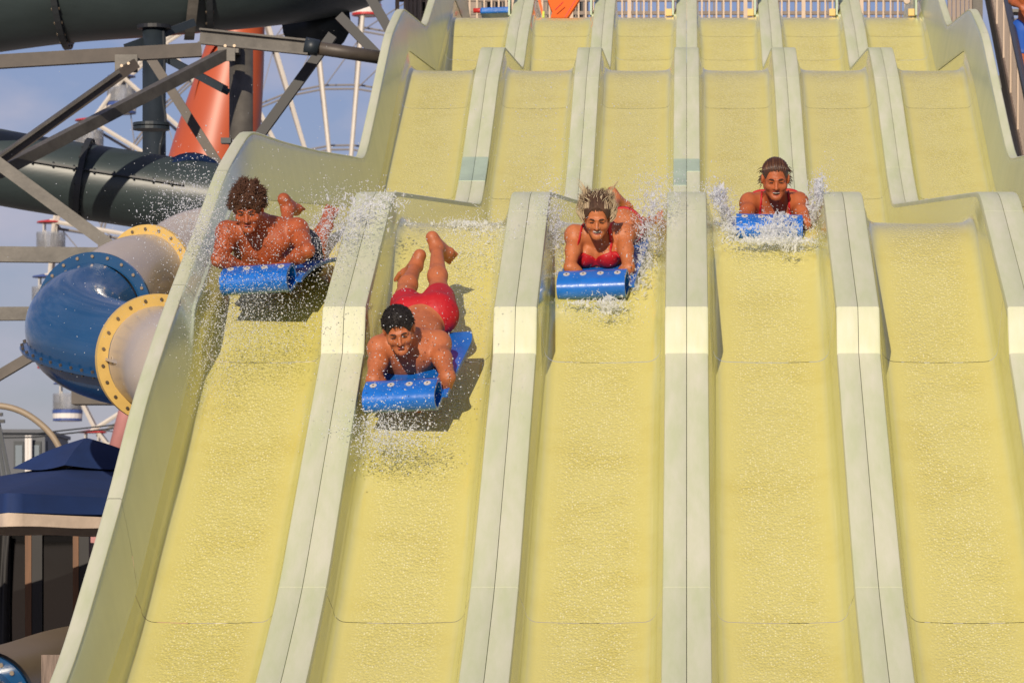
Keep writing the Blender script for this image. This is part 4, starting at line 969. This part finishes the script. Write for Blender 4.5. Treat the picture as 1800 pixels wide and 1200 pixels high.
# bystander on the stairs, holding a blue mat
J = dict(hip=P(1810,52,48.2), chest=P(1813,-10,48.15), neck=P(1813,-36,48.1), headbase=P(1813,-42,48.1), head=P(1813,-62,48.0),
    shL=P(1786,-30,48.1), shR=P(1839,-30,48.1), elL=P(1779,2,48.0), elR=P(1849,4,48.0), wrL=P(1795,12,47.8), wrR=P(1843,40,47.9),
    knL=P(1797,116,47.95), anL=P(1798,184,48.1), knR=P(1825,120,48.0), anR=P(1825,186,48.2),
    fwd=V(0,-1,-.1), up=V(0,-.1,1), front=V(0,-1,0), handL=V(.9,-.1,-.3), handR=V(0,0,-1), backL=V(0,-1,.2), backR=V(1,0,0),
    toeL=V(-.1,-1,0), soleL=V(0,0,-1), toeR=V(.1,-1,0), soleR=V(0,0,-1))
M_bluec = material('blue_swim_cloth', (.01,.08,.4), .6)
root, H = build_person('person', 'person in blue shorts standing on the stairs at the top right edge', J, M_skinD, 1.0, False, [('swim_shorts', M_bluec, None, shorts_region)], 'closed', short_hair, .009, 1.0)
del root['group']
# ---------------------------------------------------------------- splashing water
def water_material(name, clear, rough, bump=0):
    """broken water: white scatter, light passing through, and partly clear"""
    m = material(name, (.84,.87,.93), rough, spec=.6, bump=bump, bscale=90); n = m.node_tree.nodes; l = m.node_tree.links.new
    tr = n.new('ShaderNodeBsdfTranslucent'); tr.inputs[0].default_value = (.86,.88,.93,1); tp = n.new('ShaderNodeBsdfTransparent')
    a = n.new('ShaderNodeMixShader'); a.inputs[0].default_value = .4; b = n.new('ShaderNodeMixShader'); b.inputs[0].default_value = clear
    l(n['Principled BSDF'].outputs[0], a.inputs[1]); l(tr.outputs[0], a.inputs[2]); l(a.outputs[0], b.inputs[1]); l(tp.outputs[0], b.inputs[2]); l(b.outputs[0], n['Material Output'].inputs[0])
    return m
M_water = water_material('water_drops', .32, .15)
M_foam = water_material('white_water', .48, .2, .25)
_t = (1+5**.5)/2
ICO_V = np.array([(-1,_t,0),(1,_t,0),(-1,-_t,0),(1,-_t,0),(0,-1,_t),(0,1,_t),(0,-1,-_t),(0,1,-_t),(_t,0,-1),(_t,0,1),(-_t,0,-1),(-_t,0,1)]); ICO_V /= np.linalg.norm(ICO_V[0])
ICO_F = np.array([(0,11,5),(0,5,1),(0,1,7),(0,7,10),(0,10,11),(1,5,9),(5,11,4),(11,10,2),(10,7,6),(7,1,8),(3,9,4),(3,4,2),(3,2,6),(3,6,8),(3,8,9),(4,9,5),(2,4,11),(6,2,10),(8,6,7),(9,8,1)])
def droplet_cloud(name, label, pos, rad, mat):
    n = len(pos); st = 1+np.abs(rng.normal(size=n))*.7; ax = rng.normal(size=(n,3)); ax /= np.linalg.norm(ax, axis=1)[:,None]
    v = ICO_V[None]*np.ones((n,1,1)); pr = (v*ax[:,None]).sum(2, keepdims=True); v = v+pr*ax[:,None]*(st-1)[:,None,None]
    v = (pos[:,None]+v*rad[:,None,None]).reshape(-1,3); f = (ICO_F[None]+12*np.arange(n)[:,None,None]).reshape(-1,3)
    base = pos.mean(0); me = bpy.data.meshes.new(name); me.vertices.add(len(v)); me.vertices.foreach_set('co', (v-base).astype(np.float32).ravel())
    me.loops.add(f.size); me.loops.foreach_set('vertex_index', f.astype(np.int32).ravel()); me.polygons.add(len(f))
    me.polygons.foreach_set('loop_start', np.arange(0,f.size,3,dtype=np.int32)); me.polygons.foreach_set('use_smooth', np.ones(len(f),bool))
    me.materials.append(mat); me.update(calc_edges=True)
    o = bpy.data.objects.new(name, me); COL.objects.link(o); o.location = base; o['kind'] = 'stuff'; o['label'] = label; return o
def cloud(px, py, Y, sx, sy, sY, n, r0, r1, tilt=0, curl=0):
    """n droplets round a place in the photo; spreads in photo pixels, depth in metres"""
    a = rng.normal(size=n); b = rng.normal(size=n); x = px+a*sx+tilt*b*sy; y = py+b*sy; d = Y+rng.normal(size=n)*sY
    p = np.stack([(x-CX)*d/F, d, (CY-y)*d/F], 1)
    r = .66*np.exp(math.log(r0)+(math.log(r1)-math.log(r0))*rng.uniform(size=n)**1.35); fl = np.interp(p[:,1], YY, FLOOR)+r
    low = p[:,2] < fl; p[low,2] = fl[low]+rng.uniform(0,.03,low.sum())
    return p, r
def spray(name, label, parts, mat=M_water):
    q = [cloud(*c[:6], int(c[6]*1.5), *c[7:]) for c in parts]; return droplet_cloud(name, label, np.vstack([a for a, _ in q]), np.concatenate([b for _, b in q]), mat)
def foam_lumps(name, label, parts, res=.0036):
    """torn sheets of water: many short threads, drawn out along the way the water flies, melted together"""
    q = [cloud(*c[:6], c[6], int(c[7]*2.2), c[8]*.42, c[9]*.42, *c[10:11]) if False else cloud(*c[:6], int(c[6]*2.4), c[7]*.58, c[8]*.58, *c[9:10]) for c in parts]
    p = np.vstack([a for a, _ in q]); r = np.concatenate([b for _, b in q])
    dirs = np.vstack([np.tile(np.array(c[10] if len(c) > 10 else (0,-.3,.8)), (len(a),1)) for c, (a, _) in zip(parts, q)])
    G = Field(p.min(0)-.07, p.max(0)+.07, res)
    for c, e, d in zip(p, r, dirs):
        v = unit(d+rng.normal(size=3)*.8)*rng.uniform(.005,.034); c2 = c+v; lo = float(np.interp(c2[1], YY, FLOOR))+e
        if c2[2] < lo: c2[2] = lo
        G.cone(c, c2, e, e*rng.uniform(.4,.9), .012)
    o = nets_obj(name, G, M_foam, None, 1); o['kind'] = 'stuff'; o['label'] = label; return o
spray('water_spray', 'fine spray thrown up round the curly haired man', [
    (330,375,26.0,36,44,.25,1500,.0015,.0065), (365,440,25.7,22,70,.2,900,.0015,.006), (450,560,25.2,75,36,.2,1900,.0013,.0055), (380,600,25.2,34,70,.2,1700,.0012,.0045,-.2),
    (470,440,25.45,70,50,.12,650,.0015,.0055), (600,390,26.4,38,34,.25,1500,.0015,.006,-.2), (580,440,26.2,28,40,.25,900,.0015,.006), (430,480,25.5,140,130,.3,900,.0012,.005), (350,650,24.8,30,60,.2,700,.0012,.004)])
foam_lumps('white_water', 'sheet of white water on the first divider beside the curly haired man', [
    (640,372,26.9,34,16,.12,170,.006,.016), (600,400,26.6,26,22,.12,110,.005,.013), (668,350,27.3,22,8,.1,80,.005,.012)])
spray('water_spray', 'spray under and around the man in red shorts', [
    (690,765,24.1,44,26,.15,1500,.0015,.007), (730,660,24.45,70,60,.12,420,.0015,.006), (650,770,24.2,26,34,.15,700,.0015,.006), (760,600,25.0,90,90,.3,420,.0012,.005), (845,430,26.8,40,34,.2,900,.0015,.006), (840,520,26.0,30,70,.2,420,.0015,.005), (570,760,24.3,34,30,.2,240,.0012,.004)])
foam_lumps('white_water', 'white water washing over the crest of the second lane', [
    (820,400,27.7,36,6,.12,130,.005,.013), (870,410,27.4,28,26,.12,110,.004,.011), (720,400,27.8,10,4,.1,20,.004,.009), (668,768,24.3,16,10,.06,40,.005,.012)])
foam_lumps('white_water', 'white water thrown up on both sides of the blonde woman', [
    (1140,440,26.9,16,46,.14,300,.005,.014,-.25), (1148,370,27.2,16,26,.14,200,.005,.013,-.1), (1120,500,26.6,16,22,.1,130,.004,.012), (975,400,27.2,12,36,.12,170,.005,.012), (985,470,26.8,10,28,.1,90,.004,.011),
    (1072,536,26.25,13,9,.05,90,.005,.012), (1020,535,26.3,26,5,.05,70,.004,.009), (1066,548,26.05,6,7,.04,30,.004,.009)])
spray('water_spray', 'spray thrown up on both sides of the blonde woman', [
    (1142,410,27.0,24,60,.2,2600,.0012,.005,-.15), (1155,345,27.3,26,24,.2,700,.0012,.005), (972,410,27.1,18,56,.16,1500,.0012,.005), (965,370,27.3,30,22,.2,500,.0012,.0045), (1065,545,26.1,34,14,.1,700,.0012,.005), (1060,430,26.5,60,50,.1,160,.0012,.004), (980,260,31,90,70,1.0,260,.002,.007)])
foam_lumps('white_water', 'white water bursting round the mat of the wet haired woman', [
    (1275,372,27.7,9,24,.1,190,.006,.015,.35), (1262,345,27.8,9,10,.1,70,.005,.012), (1290,410,27.4,14,10,.1,110,.006,.014), (1432,368,27.7,8,28,.1,190,.006,.015,-.2), (1440,330,27.8,4,12,.06,46,.005,.010),
    (1362,408,27.2,20,10,.05,170,.006,.014), (1372,388,27.3,13,8,.05,70,.005,.011), (1350,424,27.15,44,4,.05,150,.005,.012), (1405,425,27.15,20,6,.05,70,.005,.011), (1385,440,26.95,14,7,.04,36,.004,.010)])
spray('water_spray', 'spray bursting round the mat of the wet haired woman', [
    (1272,372,27.7,16,30,.14,1300,.0012,.005,.3), (1250,335,27.9,12,10,.12,220,.0012,.0045), (1434,360,27.7,11,32,.12,1100,.0012,.005,-.2), (1442,325,27.8,7,10,.1,160,.0012,.004), (1362,400,27.15,30,16,.06,900,.0012,.005), (1350,428,27.0,54,8,.08,700,.0012,.0045), (1440,420,27.1,24,14,.1,350,.0012,.0045)])
